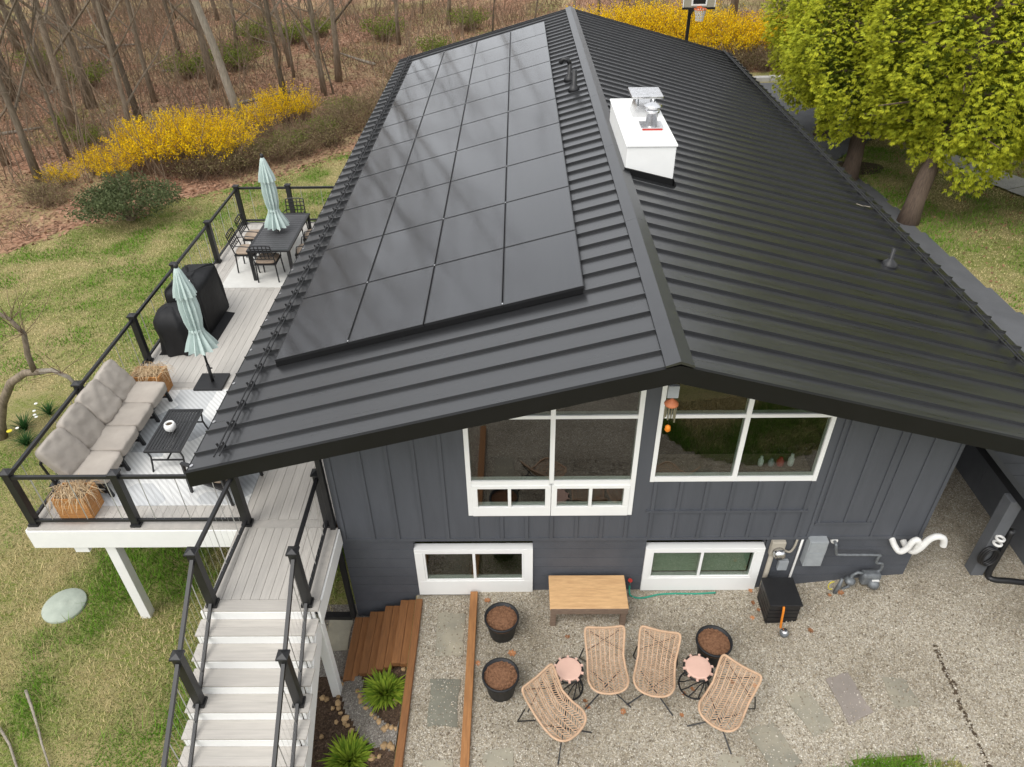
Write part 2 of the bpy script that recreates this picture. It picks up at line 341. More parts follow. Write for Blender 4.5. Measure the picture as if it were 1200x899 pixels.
def unit(a): return a / np.maximum(np.linalg.norm(a, axis=-1, keepdims=True), 1e-9)
def qfaces(n): return np.arange(n * 4).reshape(n, 4)

# ------------------------------------------------------------------ terrain
def ss(a, b, x): t_ = min(1, max(0, (x - a) / (b - a))); return t_ * t_ * (3 - 2 * t_)
def edge_y(x):          # lawn / wood boundary on the left and back
    xs = (-60, -30, -16.2, -15.7, -14.7, -12.5, -10, -7.3, -4, 0, 6, 12, 60); ys = (17, 17, 20.4, 21.4, 22.7, 24.6, 26.6, 29.4, 30.5, 33, 34.5, 34.8, 34)
    return float(np.interp(x, xs, ys))
def H(x, y):
    left = -1.0 - .5 * ss(6, 20, math.hypot(x + 5, y - 7) * (1 if y > 0 else .5))
    pat = -.36 + .36 * ss(2.8, 6.2, x)
    right = 1.0 - .05 * min(20, max(0, y - 17)) if y > 6 else 1.0 * ss(-6, 6, y)
    if y < 7.3:
        if x < -2.75: z = left
        elif x < -1.62: z = left + (-.60 - left) * ((x + 2.75) / 1.13) if y < 5.9 else -.99
        elif x < -.72: z = -.47
        elif x < 7.5: z = pat
        else: z = right
    elif y < 25.6:
        if x < -2.0: z = left
        elif x < 5.5: z = -1.0
        elif x < 7.5: z = 0.0
        else: z = right
    else:
        k = ss(-9, 7, x); z = left * (1 - k) + right * k
    if y > edge_y(x): z += .5 * noise.noise((x * .12, y * .12, 0)) * ss(0, 6, y - edge_y(x))
    return z + .03 * noise.noise((x * .5, y * .5, 3)) * (1 if x < -3 or y > 26 or x > 10.5 else 0)
xs = sorted(set([round(a, 3) for a in list(np.arange(-70, -16, 1.5)) + list(np.arange(-16, -3.2, .4)) + list(np.arange(-3.2, -.6, .1)) + [-2.752, -2.748, -1.622, -1.618, -.722, -.718] + list(np.arange(-.6, 7.4, .25)) + [7.495, 7.505] + list(np.arange(7.6, 18, .5)) + list(np.arange(18, 72, 2))]))
ys = sorted(set([round(a, 3) for a in list(np.arange(-40, 2, 2)) + list(np.arange(2, 7.3, .15)) + [5.895, 5.905, 7.295, 7.305] + list(np.arange(7.4, 30, .5)) + list(np.arange(30, 70, 1.2)) + list(np.arange(70, 150, 5))]))
V = [(x, y, H(x, y)) for y in ys for x in xs]; nx = len(xs)
F = [(j * nx + i, j * nx + i + 1, (j + 1) * nx + i + 1, (j + 1) * nx + i) for j in range(len(ys) - 1) for i in range(nx - 1)]
me = np_mesh('ground', V, F, 'ground', None, True)
a = me.attributes.new('zone', 'FLOAT', 'POINT')
def zone(x, y):
    z = ss(-1.2, 1.2, y - edge_y(x))
    if x < -16.5: z = max(z, ss(16, 20, y))
    return z
a.data.foreach_set('value', np.array([zone(x, y) for x, y, _ in V], np.float32))
tag(mobj(me, 'ground'), kind='structure')

def sheet(name, m, x0, x1, y0, y1, inside, st=.1, up=.02):
    nx_ = int(round((x1 - x0) / st)) + 1; ny_ = int(round((y1 - y0) / st)) + 1; V = []; F = []
    for j in range(ny_):
        for i in range(nx_):
            x = x0 + (x1 - x0) * i / (nx_ - 1); y = y0 + (y1 - y0) * j / (ny_ - 1); V.append((x, y, H(x, y) + up))
    for j in range(ny_ - 1):
        for i in range(nx_ - 1):
            xc = x0 + (x1 - x0) * (i + .5) / (nx_ - 1); yc = y0 + (y1 - y0) * (j + .5) / (ny_ - 1)
            if inside(xc, yc): F.append((j * nx_ + i, j * nx_ + i + 1, (j + 1) * nx_ + i + 1, (j + 1) * nx_ + i))
    return tag(mobj(np_mesh(name, V, F, m, None, True), name), kind='structure')
def lawn_front(x, y):   # rounded lawn in front of the gravel court
    wob = .06 * noise.noise((x * 3, y * 3, 0))
    return math.hypot((x - 4.42) / 1.0, (y - 2.4)) < 1.98 + wob or y < 2.2 - .25 * abs(x - 3) + wob
sheet('gravel_court', 'gravel', -.70, 7.48, -3.0, 6.98, lambda x, y: not lawn_front(x, y))
sheet('gravel_side_yard', 'gravel', 5.6, 7.48, 6.98, 24.0, lambda x, y: True, .3, .02)
sheet('gravel_path', 'gravel', -1.60, -.74, 1.0, 6.98, lambda x, y: True)
sheet('gravel_under_landing', 'gravel_grey', -3.4, -2.2, 5.95, 7.2, lambda x, y: True, .05)
sheet('planting_bed', 'mulch_ground', -3.2, -1.62, 2.5, 5.95, lambda x, y: True, .06)
def on_path(x, y):
    p = [(-2.5, 6.0), (-2.36, 5.5), (-2.2, 5.25), (-2.05, 5.05), (-1.85, 4.88), (-1.6, 4.83)]
    best = 9
    for (ax, ay), (bx, by) in zip(p, p[1:]):
        dx, dy = bx - ax, by - ay; k = min(1, max(0, ((x - ax) * dx + (y - ay) * dy) / (dx * dx + dy * dy))); best = min(best, math.hypot(x - ax - k * dx, y - ay - k * dy))
    return best < .16 + .03 * noise.noise((x * 5, y * 5, 0))
sheet('gravel_garden_path', 'gravel_grey', -2.9, -1.62, 4.4, 5.95, on_path, .04, .035)
# driveway and walk on the upper level
def drive(x, y):
    e = 9.72 + max(0, (16 - y)) * .085
    return x < e if y < 22 else x < e + (y - 22) * .9
sheet('driveway', 'asphalt', 7.6, 17, 4, 32.6, lambda x, y: drive(x + .05 * noise.noise((x * 2, y * 2, 0)), y), .09, .02)
walk = MB()
for i in range(6):
    x = 12.35 + i * .35 - i * i * .01; y = 21.9 - i * .95
    walk.add([(x - .1, y, 1.04 - .05 * max(0, y - 17)), (x + .95, y + .45, 1.04 - .05 * max(0, y - 17)), (x + 1.28, y - .46, 1.04 - .05 * max(0, y - 17.9)), (x + .23, y - .91, 1.04 - .05 * max(0, y - 17.9))], [(0, 3, 2, 1)])
tag(walk.build('walkway', 'concrete'), kind='structure')
kerb = MB()
for i in range(7):
    x = 8.6 + i * .62; y = 33.0 + .08 * math.sin(i * 2.1); z = H(x, y); kerb.obox((x, y, z + .08), (.60, .30, .22), Matrix.Rotation(.1 * math.sin(i * 3), 3, 'Z'))
tag(kerb.build('kerb', 'concrete', bevel=.03), kind='structure')
tag(MB().slab([(10.0 + .75 * math.cos(a_) * (1 + .1 * math.sin(3 * a_)), 21.1 + .55 * math.sin(a_)) for a_ in np.linspace(0, 6.28, 18)[:-1]], .60, .825).build('soil_patch', 'dirt'), kind='structure')

# ------------------------------------------------------------------ house
RX, RZ, TP, YF, YB, EXL, EXR = 1.639, 4.417, .2664, 6.126, 25.434, -3.876, 6.932
WL, WR, WY, WB = -2.567, 5.623, 6.98, 25.0
def zr(x, d=0): return RZ - TP * abs(x - RX) - d
PIT = math.atan(TP)
house = thing('house', 'dark charcoal house with black standing seam gable roof and white windows', 'house', (RX, WY, 0))
UD = .19   # roof build-up under the sheet
sid = MB()
YS0, YS1 = WY - .02, WY + .15
for x0, x1, z0 in ((WL, -.726, .825), (-.726, 1.506, .825), (1.506, 1.695, .825), (1.695, 3.878, .825), (3.878, WR, .825)):
    if (x0, x1) == (-.726, 1.506): sid.prism([(x0, z0), (x1, z0), (x1, 1.327), (x0, 1.327)], YS0, YS1)
    elif (x0, x1) == (1.695, 3.878): sid.prism([(x0, z0), (x1, z0), (x1, 1.952), (x0, 1.952)], YS0, YS1)
    elif x0 < RX < x1: sid.prism([(x0, z0), (x1, z0), (x1, zr(x1, UD)), (RX, zr(RX, UD)), (x0, zr(x0, UD))], YS0, YS1)
    else: sid.prism([(x0, z0), (x1, z0), (x1, zr(x1, UD)), (x0, zr(x0, UD))], YS0, YS1)
gw = sid.build('gable_wall', 'siding', house)
def batten(x, z0, z1, wd=.045):
    MB().box(x - wd / 2, x + wd / 2, YS0 - .018, YS0 + .001, z0, z1).build('batten', 'siding', gw)
for x in (-2.50, -2.09, -1.74, -1.39, -1.04): batten(x, .86, zr(x, UD))
for i in range(7): batten(-.62 + i * .345, .86, 1.327)
for i in range(7): batten(1.78 + i * .345, .86, 1.368); batten(1.78 + i * .345, 1.41, 1.952)
for x, a_ in ((4.02, .86), (4.10, 1.16), (4.46, 1.16), (4.78, 1.16), (4.90, .86), (5.22, .86), (5.58, .86)): batten(x, a_, zr(x, UD), .04)
MB().box(1.70, 3.90, YS0 - .03, YS0 + .001, 1.37, 1.41).build('ledge', 'siding', gw)
MB().box(4.06, 4.84, YS0 - .022, YS0 + .001, 1.11, 1.155).build('ledge', 'siding', gw)
MB().box(WL - .01, WR + .01, YS0 - .012, YS0 + .001, .80, .858).build('base_board', 'siding', gw)
# painted block base, one long course at a time
blk = MB(); OPEN = ((-1.551, .159, -.40, .6206), (1.778, 3.48, -.32, .6206))
zc = .80
while zc > -1.2:
    z0 = zc - .2; segs = [(WL, WR)]
    for a0, a1, b0, b1 in OPEN:
        if z0 < b1 - .02 and zc > b0 + .02:
            segs = [q for s0, s1 in segs for q in ((s0, min(s1, a0)), (max(s0, a1), s1)) if q[1] - q[0] > .01]
    for s0, s1 in segs:
        MB().box(s0, s1, WY, WY + .03, z0 + .003, zc - .005).build('block_course', 'block_paint', gw)
        blk.box(s0, s1, WY + .006, WY + .15, z0, zc)
    zc = z0
blk.build('mortar_bed', 'mortar', gw)
for nm, x0, x1 in (('side_wall', WL, WL + .15), ('side_wall', WR - .15, WR)):
    MB().box(x0, x1, WY + .152, WB, -1.2, zr(WL, UD) + .05).build(nm, 'siding', house)
MB().prism([(WL + .16, -1.2), (WR - .16, -1.2), (WR - .16, zr(WR, UD)), (RX, zr(RX, UD)), (WL + .16, zr(WL, UD))], WB - .15, WB).build('back_wall', 'siding', house)
MB().box(WL + .16, WR - .16, WY + .16, WB - .16, .95, 1.05).build('interior_floor', 'room_dark', house)
MB().prism([(WL + .16, -1.2), (WR - .16, -1.2), (WR - .16, zr(WR, UD) - .05), (RX, zr(RX, UD) - .05), (WL + .16, zr(WL, UD) - .05)], 10.4, 10.5).build('partition', 'room_dark', house)
# windows
def pane(par, x0, x1, z0, z1, z1b=None, y=WY - .012):
    z1b = z1 if z1b is None else z1b
    MB().prism([(x0, z0), (x1, z0), (x1, z1b), (x0, z1)], y, y + .006).build('pane', 'glass', par)
def frame(par, name, rects, y0, y1, m='vinyl'):
    b = MB()
    for x0, x1, z0, z1 in rects: b.box(x0, x1, y0, y1, z0, z1)
    return b.build(name, m, par, bevel=.004)
FY = WY - .035
def zt(x): return zr(x, UD + .01)
wn = MB()
for x0, x1, z0, ta, tb in ((-.726, -.665, 1.327, 0, 0), (1.445, 1.506, 1.327, 0, 0), (.37, .43, 1.93, 0, 0)): wn.prism([(x0, z0), (x1, z0), (x1, zt(x1)), (x0, zt(x0))], FY, WY + .06)
for x0, x1, z0, z1 in ((-.664, .369, 3.035, 3.085), (.431, 1.444, 3.035, 3.085), (-.664, .369, 1.90, 1.975), (.431, 1.444, 1.90, 1.975)): wn.box(x0, x1, FY + .004, WY + .06, z0, z1)
win = tag(wn.build('window', 'vinyl', house), 'large left window with slanted top and small sliders below')
MB().prism([(-.664, zt(-.664) - .05), (1.444, zt(1.444) - .05), (1.444, zt(1.444) - .003), (-.664, zt(-.664) - .003)], FY + .006, WY + .055).build('head_frame', 'vinyl', win)
pane(win, -.66, .37, 1.97, 3.04); pane(win, .43, 1.45, 1.97, 3.04)
pane(win, -.66, .37, 3.08, zt(-.66) - .03, zt(.37) - .03); pane(win, .43, 1.45, 3.08, zt(.43) - .03, zt(1.45) - .03)
for xa, xb, xm in ((-.664, .395, -.16), (.401, 1.444, .925)):
    sl = frame(win, 'slider', [(xa, xb, 1.845, 1.899), (xa, xb, 1.328, 1.50), (xa, xa + .075, 1.501, 1.844), (xb - .075, xb, 1.501, 1.844), (xm - .022, xm + .022, 1.501, 1.844)], FY - .012, WY + .06)
    pane(sl, xa + .07, xm - .02, 1.50, 1.846, None, WY - .022); pane(sl, xm + .02, xb - .07, 1.50, 1.846, None, WY - .012)
wn = MB()
for x0, x1, z0 in ((1.695, 1.75, 1.952), (3.823, 3.878, 1.952), (2.765, 2.825, 2.03)): wn.prism([(x0, z0), (x1, z0), (x1, zt(x1)), (x0, zt(x0))], FY, WY + .06)
for x0, x1, z0, z1 in ((1.751, 2.764, 3.035, 3.085), (2.826, 3.822, 3.035, 3.085), (1.751, 3.822, 1.952, 2.03)): wn.box(x0, x1, FY + .004, WY + .06, z0, z1)
win2 = tag(wn.build('window', 'vinyl', house), 'large right window of four panes with slanted top')
MB().prism([(1.751, zt(1.751) - .05), (3.822, zt(3.822) - .05), (3.822, zt(3.822) - .003), (1.751, zt(1.751) - .003)], FY + .006, WY + .055).build('head_frame', 'vinyl', win2)
pane(win2, 1.745, 2.77, 2.02, 3.04); pane(win2, 2.82, 3.83, 2.02, 3.04)
pane(win2, 1.745, 2.77, 3.08, zt(1.75) - .03, zt(2.77) - .03); pane(win2, 2.82, 3.83, 3.08, zt(2.82) - .03, zt(3.83) - .03)
def base_window(x0, x1, z0, z1, px0, xm, px1, pz0, pz1, lab):
    wdw = tag(frame(house, 'window', [(x0, x1, pz1, z1), (x0, x1, z0, pz0), (x0, px0, pz0 + .001, pz1 - .001), (px1, x1, pz0 + .001, pz1 - .001)], WY - .035, WY + .09), lab)
    frame(wdw, 'sash', [(px0, px1, pz1 - .03, pz1 - .002), (px0, px1, pz0 + .002, pz0 + .035), (xm - .02, xm + .02, pz0 + .036, pz1 - .031), (px0 + .001, px0 + .03, pz0 + .036, pz1 - .031), (px1 - .03, px1 - .001, pz0 + .036, pz1 - .031)], WY - .028, WY + .05)
    pane(wdw, px0, xm - .018, pz0, pz1, None, WY - .018); pane(wdw, xm + .018, px1, pz0, pz1, None, WY - .010)
    return wdw
base_window(-1.551, .159, -.40, .6206, -1.43, -.695, .03, -.08, .55, 'basement window with dark glass beside the timber steps')
bw = base_window(1.778, 3.48, -.32, .6206, 1.87, 2.60, 3.37, -.03, .555, 'basement window with green blinds drawn')
slat = MB().obox((0, 0, 0), (1.43, .032, .003), Matrix.Rotation(R(58), 3, 'X')).mesh('blind_slat', 'blind_green', (0, 0, 0))
for i in range(20): inst(slat, 'blind_slat', bw, (2.61, WY + .075, .03 + i * .026))
# roof
mroof = MB()
for sgn, ex in ((-1, EXL), (1, EXR)):
    xa, xb = (ex + .02, RX) if sgn < 0 else (RX, ex - .02)
    mroof.prism([(xa, zr(xa, .02)), (xb, zr(xb, .02)), (xb, zr(xb, UD - .02)), (xa, zr(xa, UD - .02))][::-1], YF + .03, YB - .03)
roof = mroof.build('roof', 'soffit', house)
SEAM0, SP = 6.43, .4
cuts = [YF] + [SEAM0 + i * SP for i in range(int((YB - SEAM0) / SP) + 1)] + [YB]
for sgn, ex in ((-1, EXL), (1, EXR)):
    L = abs(ex - RX) / math.cos(PIT); cache = {}
    rot = (0, -PIT if sgn < 0 else PIT, 0)
    for j, (c0, c1) in enumerate(zip(cuts, cuts[1:])):
        k = round(c1 - c0, 3)
        if k not in cache:
            b = MB(); x0, x1 = (-L, 0) if sgn < 0 else (0, L)
            xe0, xe1 = (-L + .004, -.10) if sgn < 0 else (.10, L - .004)
            b.box(x0, x1, .001, k - .001, -.02, 0)
            b.box(xe0, xe1, k - .009, k + .008, -.001, .038)
            cache[k] = b.mesh('roof_panel', 'roof_metal')
        inst(cache[k], 'roof_panel', roof, (RX, c0, RZ), rot)
# trim: rake fascia, eave, ridge cap
for sgn, ex in ((-1, EXL), (1, EXR)):
    xa, xb = (ex, RX) if sgn < 0 else (RX, ex)
    for y0, y1 in ((YF - .02, YF + .028), (YB - .028, YB + .02)):
        MB().prism([(xa, zr(xa, -.012)), (xb, zr(xb, -.012)), (xb, zr(xb, UD + .02)), (xa, zr(xa, UD + .02))][::-1], y0, y1).build('rake_trim', 'roof_trim', roof)
    e = ex
    MB().box(min(e - sgn * .03, e + sgn * .03), max(e - sgn * .03, e + sgn * .03), YF + .03, YB - .03, zr(e, .17), zr(e, .022)).build('eave_trim', 'roof_trim', roof)
cap = [YF - .03] + [9.6 + 3.05 * i for i in range(6)] + [YB + .03]
for a0, a1 in zip(cap, cap[1:]):
    wd = .15
    MB().prism([(RX - wd, zr(RX - wd, -.03)), (RX - wd, zr(RX - wd, -.055)), (RX, RZ + .075), (RX + wd, zr(RX + wd, -.055)), (RX + wd, zr(RX + wd, -.03)), (RX, RZ + .04)][::-1], a0 + .002, a1 - .002).build('ridge_cap', 'ridge_metal', roof)
# snow guards
clb = MB().box(-.04, .04, -.03, .03, .03, .07).box(-.09, -.06, -.012, .012, .04, .14).box(.02, .05, -.012, .012, .04, .14).box(-.09, .05, -.012, .012, .05, .08)
clb.v = [(x * .72, y * .72, z * .72) for x, y, z in clb.v]; clamp = clb.mesh('clamp', 'black_metal')
bolt = MB().box(-.06, -.045, -.036, -.03, .05, .065).box(.0, .015, -.036, -.03, .05, .065).mesh('bolt', 'silver')
for sgn, xg, ex in ((-1, -3.50, EXL), (1, 6.62, EXR)):
    b = MB(); dz = .10
    for off in (-.05, .05):
        x = xg + off * .7; b.tube([(x, YF + .08, zr(x) + .085), (x, YB - .1, zr(x) + .085)], .010, 6)
    sg = b.build('snow_guard', 'black_metal', roof)
    for c in cuts[1:-1]:
        o = inst(clamp, 'clamp', sg, (xg, c, zr(xg)), (0, -sgn * -PIT if 0 else (PIT if sgn > 0 else -PIT), 0))
dot = MB().lathe([(.022, 0), (.022, .01)], n=10).mesh('eave_screw', 'silver')
for i, c in enumerate(cuts[1:-1]):
    if i % 2 == 0:
        inst(dot, 'eave_screw', roof, (EXL + .03, c - .2, zr(EXL + .03) + .004), (0, -PIT, 0))
# chimney
ch = MB()
ch.box(1.72, 2.50, 11.52, 14.05, zr(2.5) - .1, 4.82)
chim = tag(ch.build('chimney', 'white_paint', house, bevel=.01), 'white clad chimney box with metal flues')
MB().box(1.70, 2.52, 11.50, 14.07, 4.822, 4.86).build('chimney_cap', 'white_paint', chim, bevel=.012)
MB().prism([(1.70, zr(1.70) - .02), (2.52, zr(2.52) - .02), (2.52, zr(2.52, -.11)), (1.70, zr(1.70, -.10))], 11.49, 11.519).build('flashing', 'roof_trim', chim)
MB().prism([(2.501, zr(2.5) - .05), (2.56, zr(2.56) - .02), (2.56, zr(2.56, -.03)), (2.501, zr(2.5, -.13))], 11.49, 14.06).build('flashing', 'roof_trim', chim)
sq = MB()
sq.prism([(1.98, 4.861), (2.42, 4.861), (2.36, 5.05), (2.04, 5.05)], 12.92, 13.40)
fl = sq.build('flue_box', 'silver', chim)
MB().obox((2.2, 13.16, 5.20), (.54, .56, .05)).build('flue_lid', 'silver', fl, bevel=.01)
b = MB()
for dx in (-.14, .14):
    for dy in (-.18, .18): b.box(2.2 + dx - .01, 2.2 + dx + .01, 13.16 + dy - .01, 13.16 + dy + .01, 5.05, 5.18)
b.build('flue_mesh', 'gas_grey', fl)
fb = MB().box(2.03, 2.40, 12.22, 12.58, 4.861, 4.90).build('flue_base', 'silver', chim)
MB().box(2.05, 2.38, 12.205, 12.219, 4.862, 4.885).build('sealant', 'red', chim)
MB().lathe([(.095, 4.90), (.095, 5.10), (.12, 5.10), (.12, 5.14), (.06, 5.15)], (2.215, 12.4, 0), 20).build('flue_pipe', 'silver', chim, True)
MB().lathe([(.03, 5.12), (.155, 5.20), (.15, 5.215), (.05, 5.25), (.01, 5.26)], (2.215, 12.4, 0), 20).build('flue_rain_cap', 'silver', chim, True)
# vent pipes
def vent(x, y, hgt, r, name='vent_pipe'):
    z = zr(x); v = MB().lathe([(.13, z - .03), (.12, z + .04), (r + .03, z + .10), (r, z + .12), (r, z + hgt)], (x, y, 0), 14).build(name, 'black_metal', house, True); return v
vent(1.22, 16.7, .42, .055); vent(1.17, 17.6, .36, .05); vent(5.81, 10.35, .30, .03)
MB().tube([(1.17, 17.6, zr(1.17) + .34), (1.12, 17.6, zr(1.17) + .44), (1.02, 17.6, zr(1.17) + .45), (.95, 17.6, zr(1.17) + .36)], .05, 10).build('vent_elbow', 'black_metal', house, True)
# downspout at the left corner
MB().bar((-2.62, 6.93, 2.9), (-2.62, 6.93, -.9), .07, .09).build('downspout', 'black_metal', house, bevel=.006)
MB().bar((-2.64, 6.93, -.9), (-3.25, 6.98, -.96), .10, .07).build('downspout_outlet', 'black_metal', house)
MB().box(-3.86, -3.74, YF + .03, YB - .03, zr(EXL, .16), zr(EXL, .05)).build('gutter', 'roof_trim', roof)

# ------------------------------------------------------------------ solar array
arr = thing('solar_array', 'array of black solar panels in four columns on the roof slope', 'solar panels', (-1.2, 16, zr(-1.2)))
PX0, PX1, PY0, PY1 = -3.296, .802, 7.991, 24.183
pw = (PX1 - PX0) / 4 / math.cos(PIT); pl = (PY1 - PY0) / 10
g = .008
pm = MB().box(g + .006, pw - g - .006, g + .006, pl - g - .006, -.012, -.0012).mesh('glass', 'solar_glass')
fm = MB().box(g, pw - g, g, g + .012, -.035, .001).box(g, pw - g, pl - g - .012, pl - g, -.035, .001).box(g, g + .012, g + .012, pl - g - .012, -.035, .001).box(pw - g - .012, pw - g, g + .012, pl - g - .012, -.035, .001).mesh('solar_panel', 'panel_frame')
cl = MB().box(-.009, .009, -.016, .016, -.01, .005).mesh('mid_clamp', 'silver')
for i in range(4):
    for j in range(10):
        x = PX0 + i * (PX1 - PX0) / 4; loc = (x, PY0 + j * pl, zr(x, -.12))
        o = inst(fm, 'solar_panel', arr, loc, (0, -PIT, 0)); ORG[o.name] = ORG[arr.name]
        q = bpy.data.objects.new('cell_glass', pm); COL.objects.link(q); q.parent = o
for i in range(1, 4):
    for j in range(11):
        if (i * 7 + j * 3) % 5 < 3:
            x = PX0 + i * (PX1 - PX0) / 4; inst(cl, 'mid_clamp', arr, (x, min(max(PY0 + j * pl, PY0 + .04), PY1 - .04), zr(x, -.122)), (0, -PIT, 0))
for i in range(1, 4):
    x = PX0 + i * (PX1 - PX0) / 4
    MB().box(x - .005, x + .005, PY0 + .02, PY1 - .02, zr(x, -.06), zr(x, -.068)).build('mounting_rail', 'gas_grey', arr)
sk = MB().prism([(PX0 + .01, zr(PX0, -.005)), (PX1 - .01, zr(PX1, -.005)), (PX1 - .01, zr(PX1, -.105)), (PX0 + .01, zr(PX0, -.105))], PY0 + .012, PY0 + .02).build('skirt', 'roof_trim', arr)
MB().prism([(PX1 - .02, zr(PX1, -.005)), (PX1 - .012, zr(PX1, -.005)), (PX1 - .012, zr(PX1, -.09)), (PX1 - .02, zr(PX1, -.09))], PY0 + .02, PY1).build('skirt', 'roof_trim', arr)

# ------------------------------------------------------------------ deck, landing and stair
DZ = 1.12
deck = thing('deck', 'raised grey composite deck with black cable railing and white fascia', 'deck', (-4.8, 7, DZ))
DX0, DX1 = -6.93, WL - .03
def board(x0, x1, y0, y1, z=DZ, m='composite'):
    return MB().box(x0, x1, y0, y1, z - .028, z).build('deck_board', m, deck)
nb = 30; bw_ = (DX1 - (DX0 + .15)) / nb
for i in range(nb):
    x0 = DX0 + .152 + i * bw_
    board(x0 + .0025, x0 + bw_ - .0025, 7.085, 10.195); board(x0 + .0025, x0 + bw_ - .0025, 10.345, 13.6 + .9 * (i % 2)); board(x0 + .0025, x0 + bw_ - .0025, 13.607 + .9 * (i % 2), 16.93)
board(DX0, DX1, 6.93, 7.08, DZ, 'composite_border'); board(DX0 + .153, DX1, 10.20, 10.34, DZ, 'composite_border'); board(DX0, DX0 + .148, 7.084, 17.08, DZ, 'composite_border'); board(DX0 + .153, DX1, 16.935, 17.08, DZ, 'composite_border')
for i in range(9):
    w9 = (3.80 - 2.72) / 9; x0 = -3.80 + i * w9; board(x0 + .0025, x0 + w9 - .0025, 5.735, 6.925)
board(-3.96, -3.803, 5.735, 6.925, DZ, 'composite_border'); board(-2.717, -2.56, 5.735, 6.925, DZ, 'composite_border'); board(-3.98, -2.54, 5.57, 5.73, DZ, 'composite_x')
# fascia, joists, posts
MB().box(DX0 - .01, -3.97, 6.90, 6.928, .76, DZ - .03).build('fascia', 'white_paint', deck)
MB().box(DX0 - .03, DX0 - .002, 6.93, 17.1, .76, DZ - .03).build('fascia', 'white_paint', deck)
MB().box(DX0, DX1, 17.082, 17.11, .76, DZ - .03).build('fascia', 'white_paint', deck)
MB().box(-2.565, -2.535, 5.60, 6.925, .80, DZ - .03).build('fascia', 'white_paint', deck)
MB().box(-3.968, -3.94, 5.60, 6.925, .80, DZ - .03).build('fascia', 'white_paint', deck)
for i in range(24): MB().box(DX0 + .05, DX1, 7.1 + i * .42, 7.14 + i * .42, .84, DZ - .03).build('joist', 'timber', deck)
MB().box(-6.42, -6.22, 6.94, 17.0, .62, .838).build('beam', 'white_paint', deck)
for x, y in ((-5.92, 7.04), (-5.92, 11.9), (-5.92, 16.6)):
    MB().box(x - .075, x + .075, y - .075, y + .075, H(x, y) - .1, .838).build('support_post', 'white_paint', deck, bevel=.006)
MB().box(-2.70, -2.575, 5.62, 5.745, -1.05, .80).build('support_post', 'white_paint', deck, bevel=.006)
MB().box(-3.93, -3.80, 5.62, 5.745, -1.05, .80).build('support_post', 'white_paint', deck, bevel=.006)
# posts and railing
pst = MB().box(-.05, .05, -.05, .05, 0, .98).mesh('rail_post', 'black_metal')
cpm = MB().box(-.068, .068, -.068, .068, .98, 1.005).add([(-.06, -.06, 1.005), (.06, -.06, 1.005), (.06, .06, 1.005), (-.06, .06, 1.005), (0, 0, 1.035)], [(0, 1, 4), (1, 2, 4), (2, 3, 4), (3, 0, 4)]).mesh('post_cap', 'black_metal')
bsm = MB().box(-.068, .068, -.068, .068, .001, .04).mesh('post_base', 'black_metal')
def post(x, y, z=DZ):
    p = inst(pst, 'rail_post', deck, (x, y, z)); 
    for me_, nm in ((cpm, 'post_cap'), (bsm, 'post_base')):
        c = bpy.data.objects.new(nm, me_); COL.objects.link(c); c.parent = p
cabm = {}
def rail(p, q, cab=.115, rod=4):
    p, q = Vector(p), Vector(q); up = Vector((0, 0, 1))
    d = (q - p).normalized(); a_, b_ = p + d * .05, q - d * .05
    MB().bar(a_ + up * .92, b_ + up * .92, .042, .05).build('top_rail', 'black_metal', deck)
    MB().bar(a_ + up * .09, b_ + up * .09, .038, .04).build('bottom_rail', 'black_metal', deck)
    L = (b_ - a_).length; n = max(2, int(L / cab))
    for i in range(1, n):
        c = a_.lerp(b_, i / n); r = .0065 if i % rod == rod // 2 else .0016
        key = (r, .79)
        if key not in cabm: cabm[key] = MB().tube([(0, 0, .11), (0, 0, .90)], r, 5 if r > .003 else 3, False).mesh('cable', 'steel_cable')
        inst(cabm[key], 'baluster' if r > .003 else 'cable', deck, c)
ypos = (7.03, 9.0, 11.0, 12.95, 14.92, 16.95)
for y in ypos: post(-6.85, y)
for y0, y1 in zip(ypos, ypos[1:]): rail((-6.85, y0, DZ), (-6.85, y1, DZ))
for x in (-5.40, -3.84): post(x, 7.01)
rail((-6.85, 7.01, DZ), (-5.40, 7.01, DZ)); rail((-5.40, 7.01, DZ), (-3.84, 7.01, DZ))
for x in (-5.6, -3.9): post(x, 16.99)
rail((-6.85, 16.99, DZ), (-5.6, 16.99, DZ)); rail((-5.6, 16.99, DZ), (-3.9, 16.99, DZ))
post(-2.70, 6.99); post(-3.885, 5.67); post(-2.69, 5.67)
rail((-3.84, 7.01, DZ), (-3.885, 5.67, DZ)); rail((-2.70, 6.99, DZ), (-2.69, 5.67, DZ))
RUN, RISE = .24, .16
SX0, SX1 = -4.02, -2.60
for i in range(1, 13):
    y1 = 5.57 - (i - 1) * RUN + .0; y0 = y1 - RUN; z = DZ - i * RISE
    for k in range(2):
        tb = MB().box(SX0 - .02, SX1 + .045, y0 + k * .118 + .001 - .006, y0 + k * .118 + .1175 - .006, z - .022, z).build('stair_tread', 'composite_x', deck)
    MB().box(SX0 + .05, SX1 - .05, y1 - .012, y1 + .01, z + .002, z + RISE - .03).build('stair_riser', 'white_paint', deck)
MB().box(SX0 + .05, SX1 - .05, 5.57 - 12 * RUN - .01, 5.57 - 12 * RUN + .01, -1.0, DZ - 12 * RISE - .03).build('stair_riser', 'white_paint', deck)
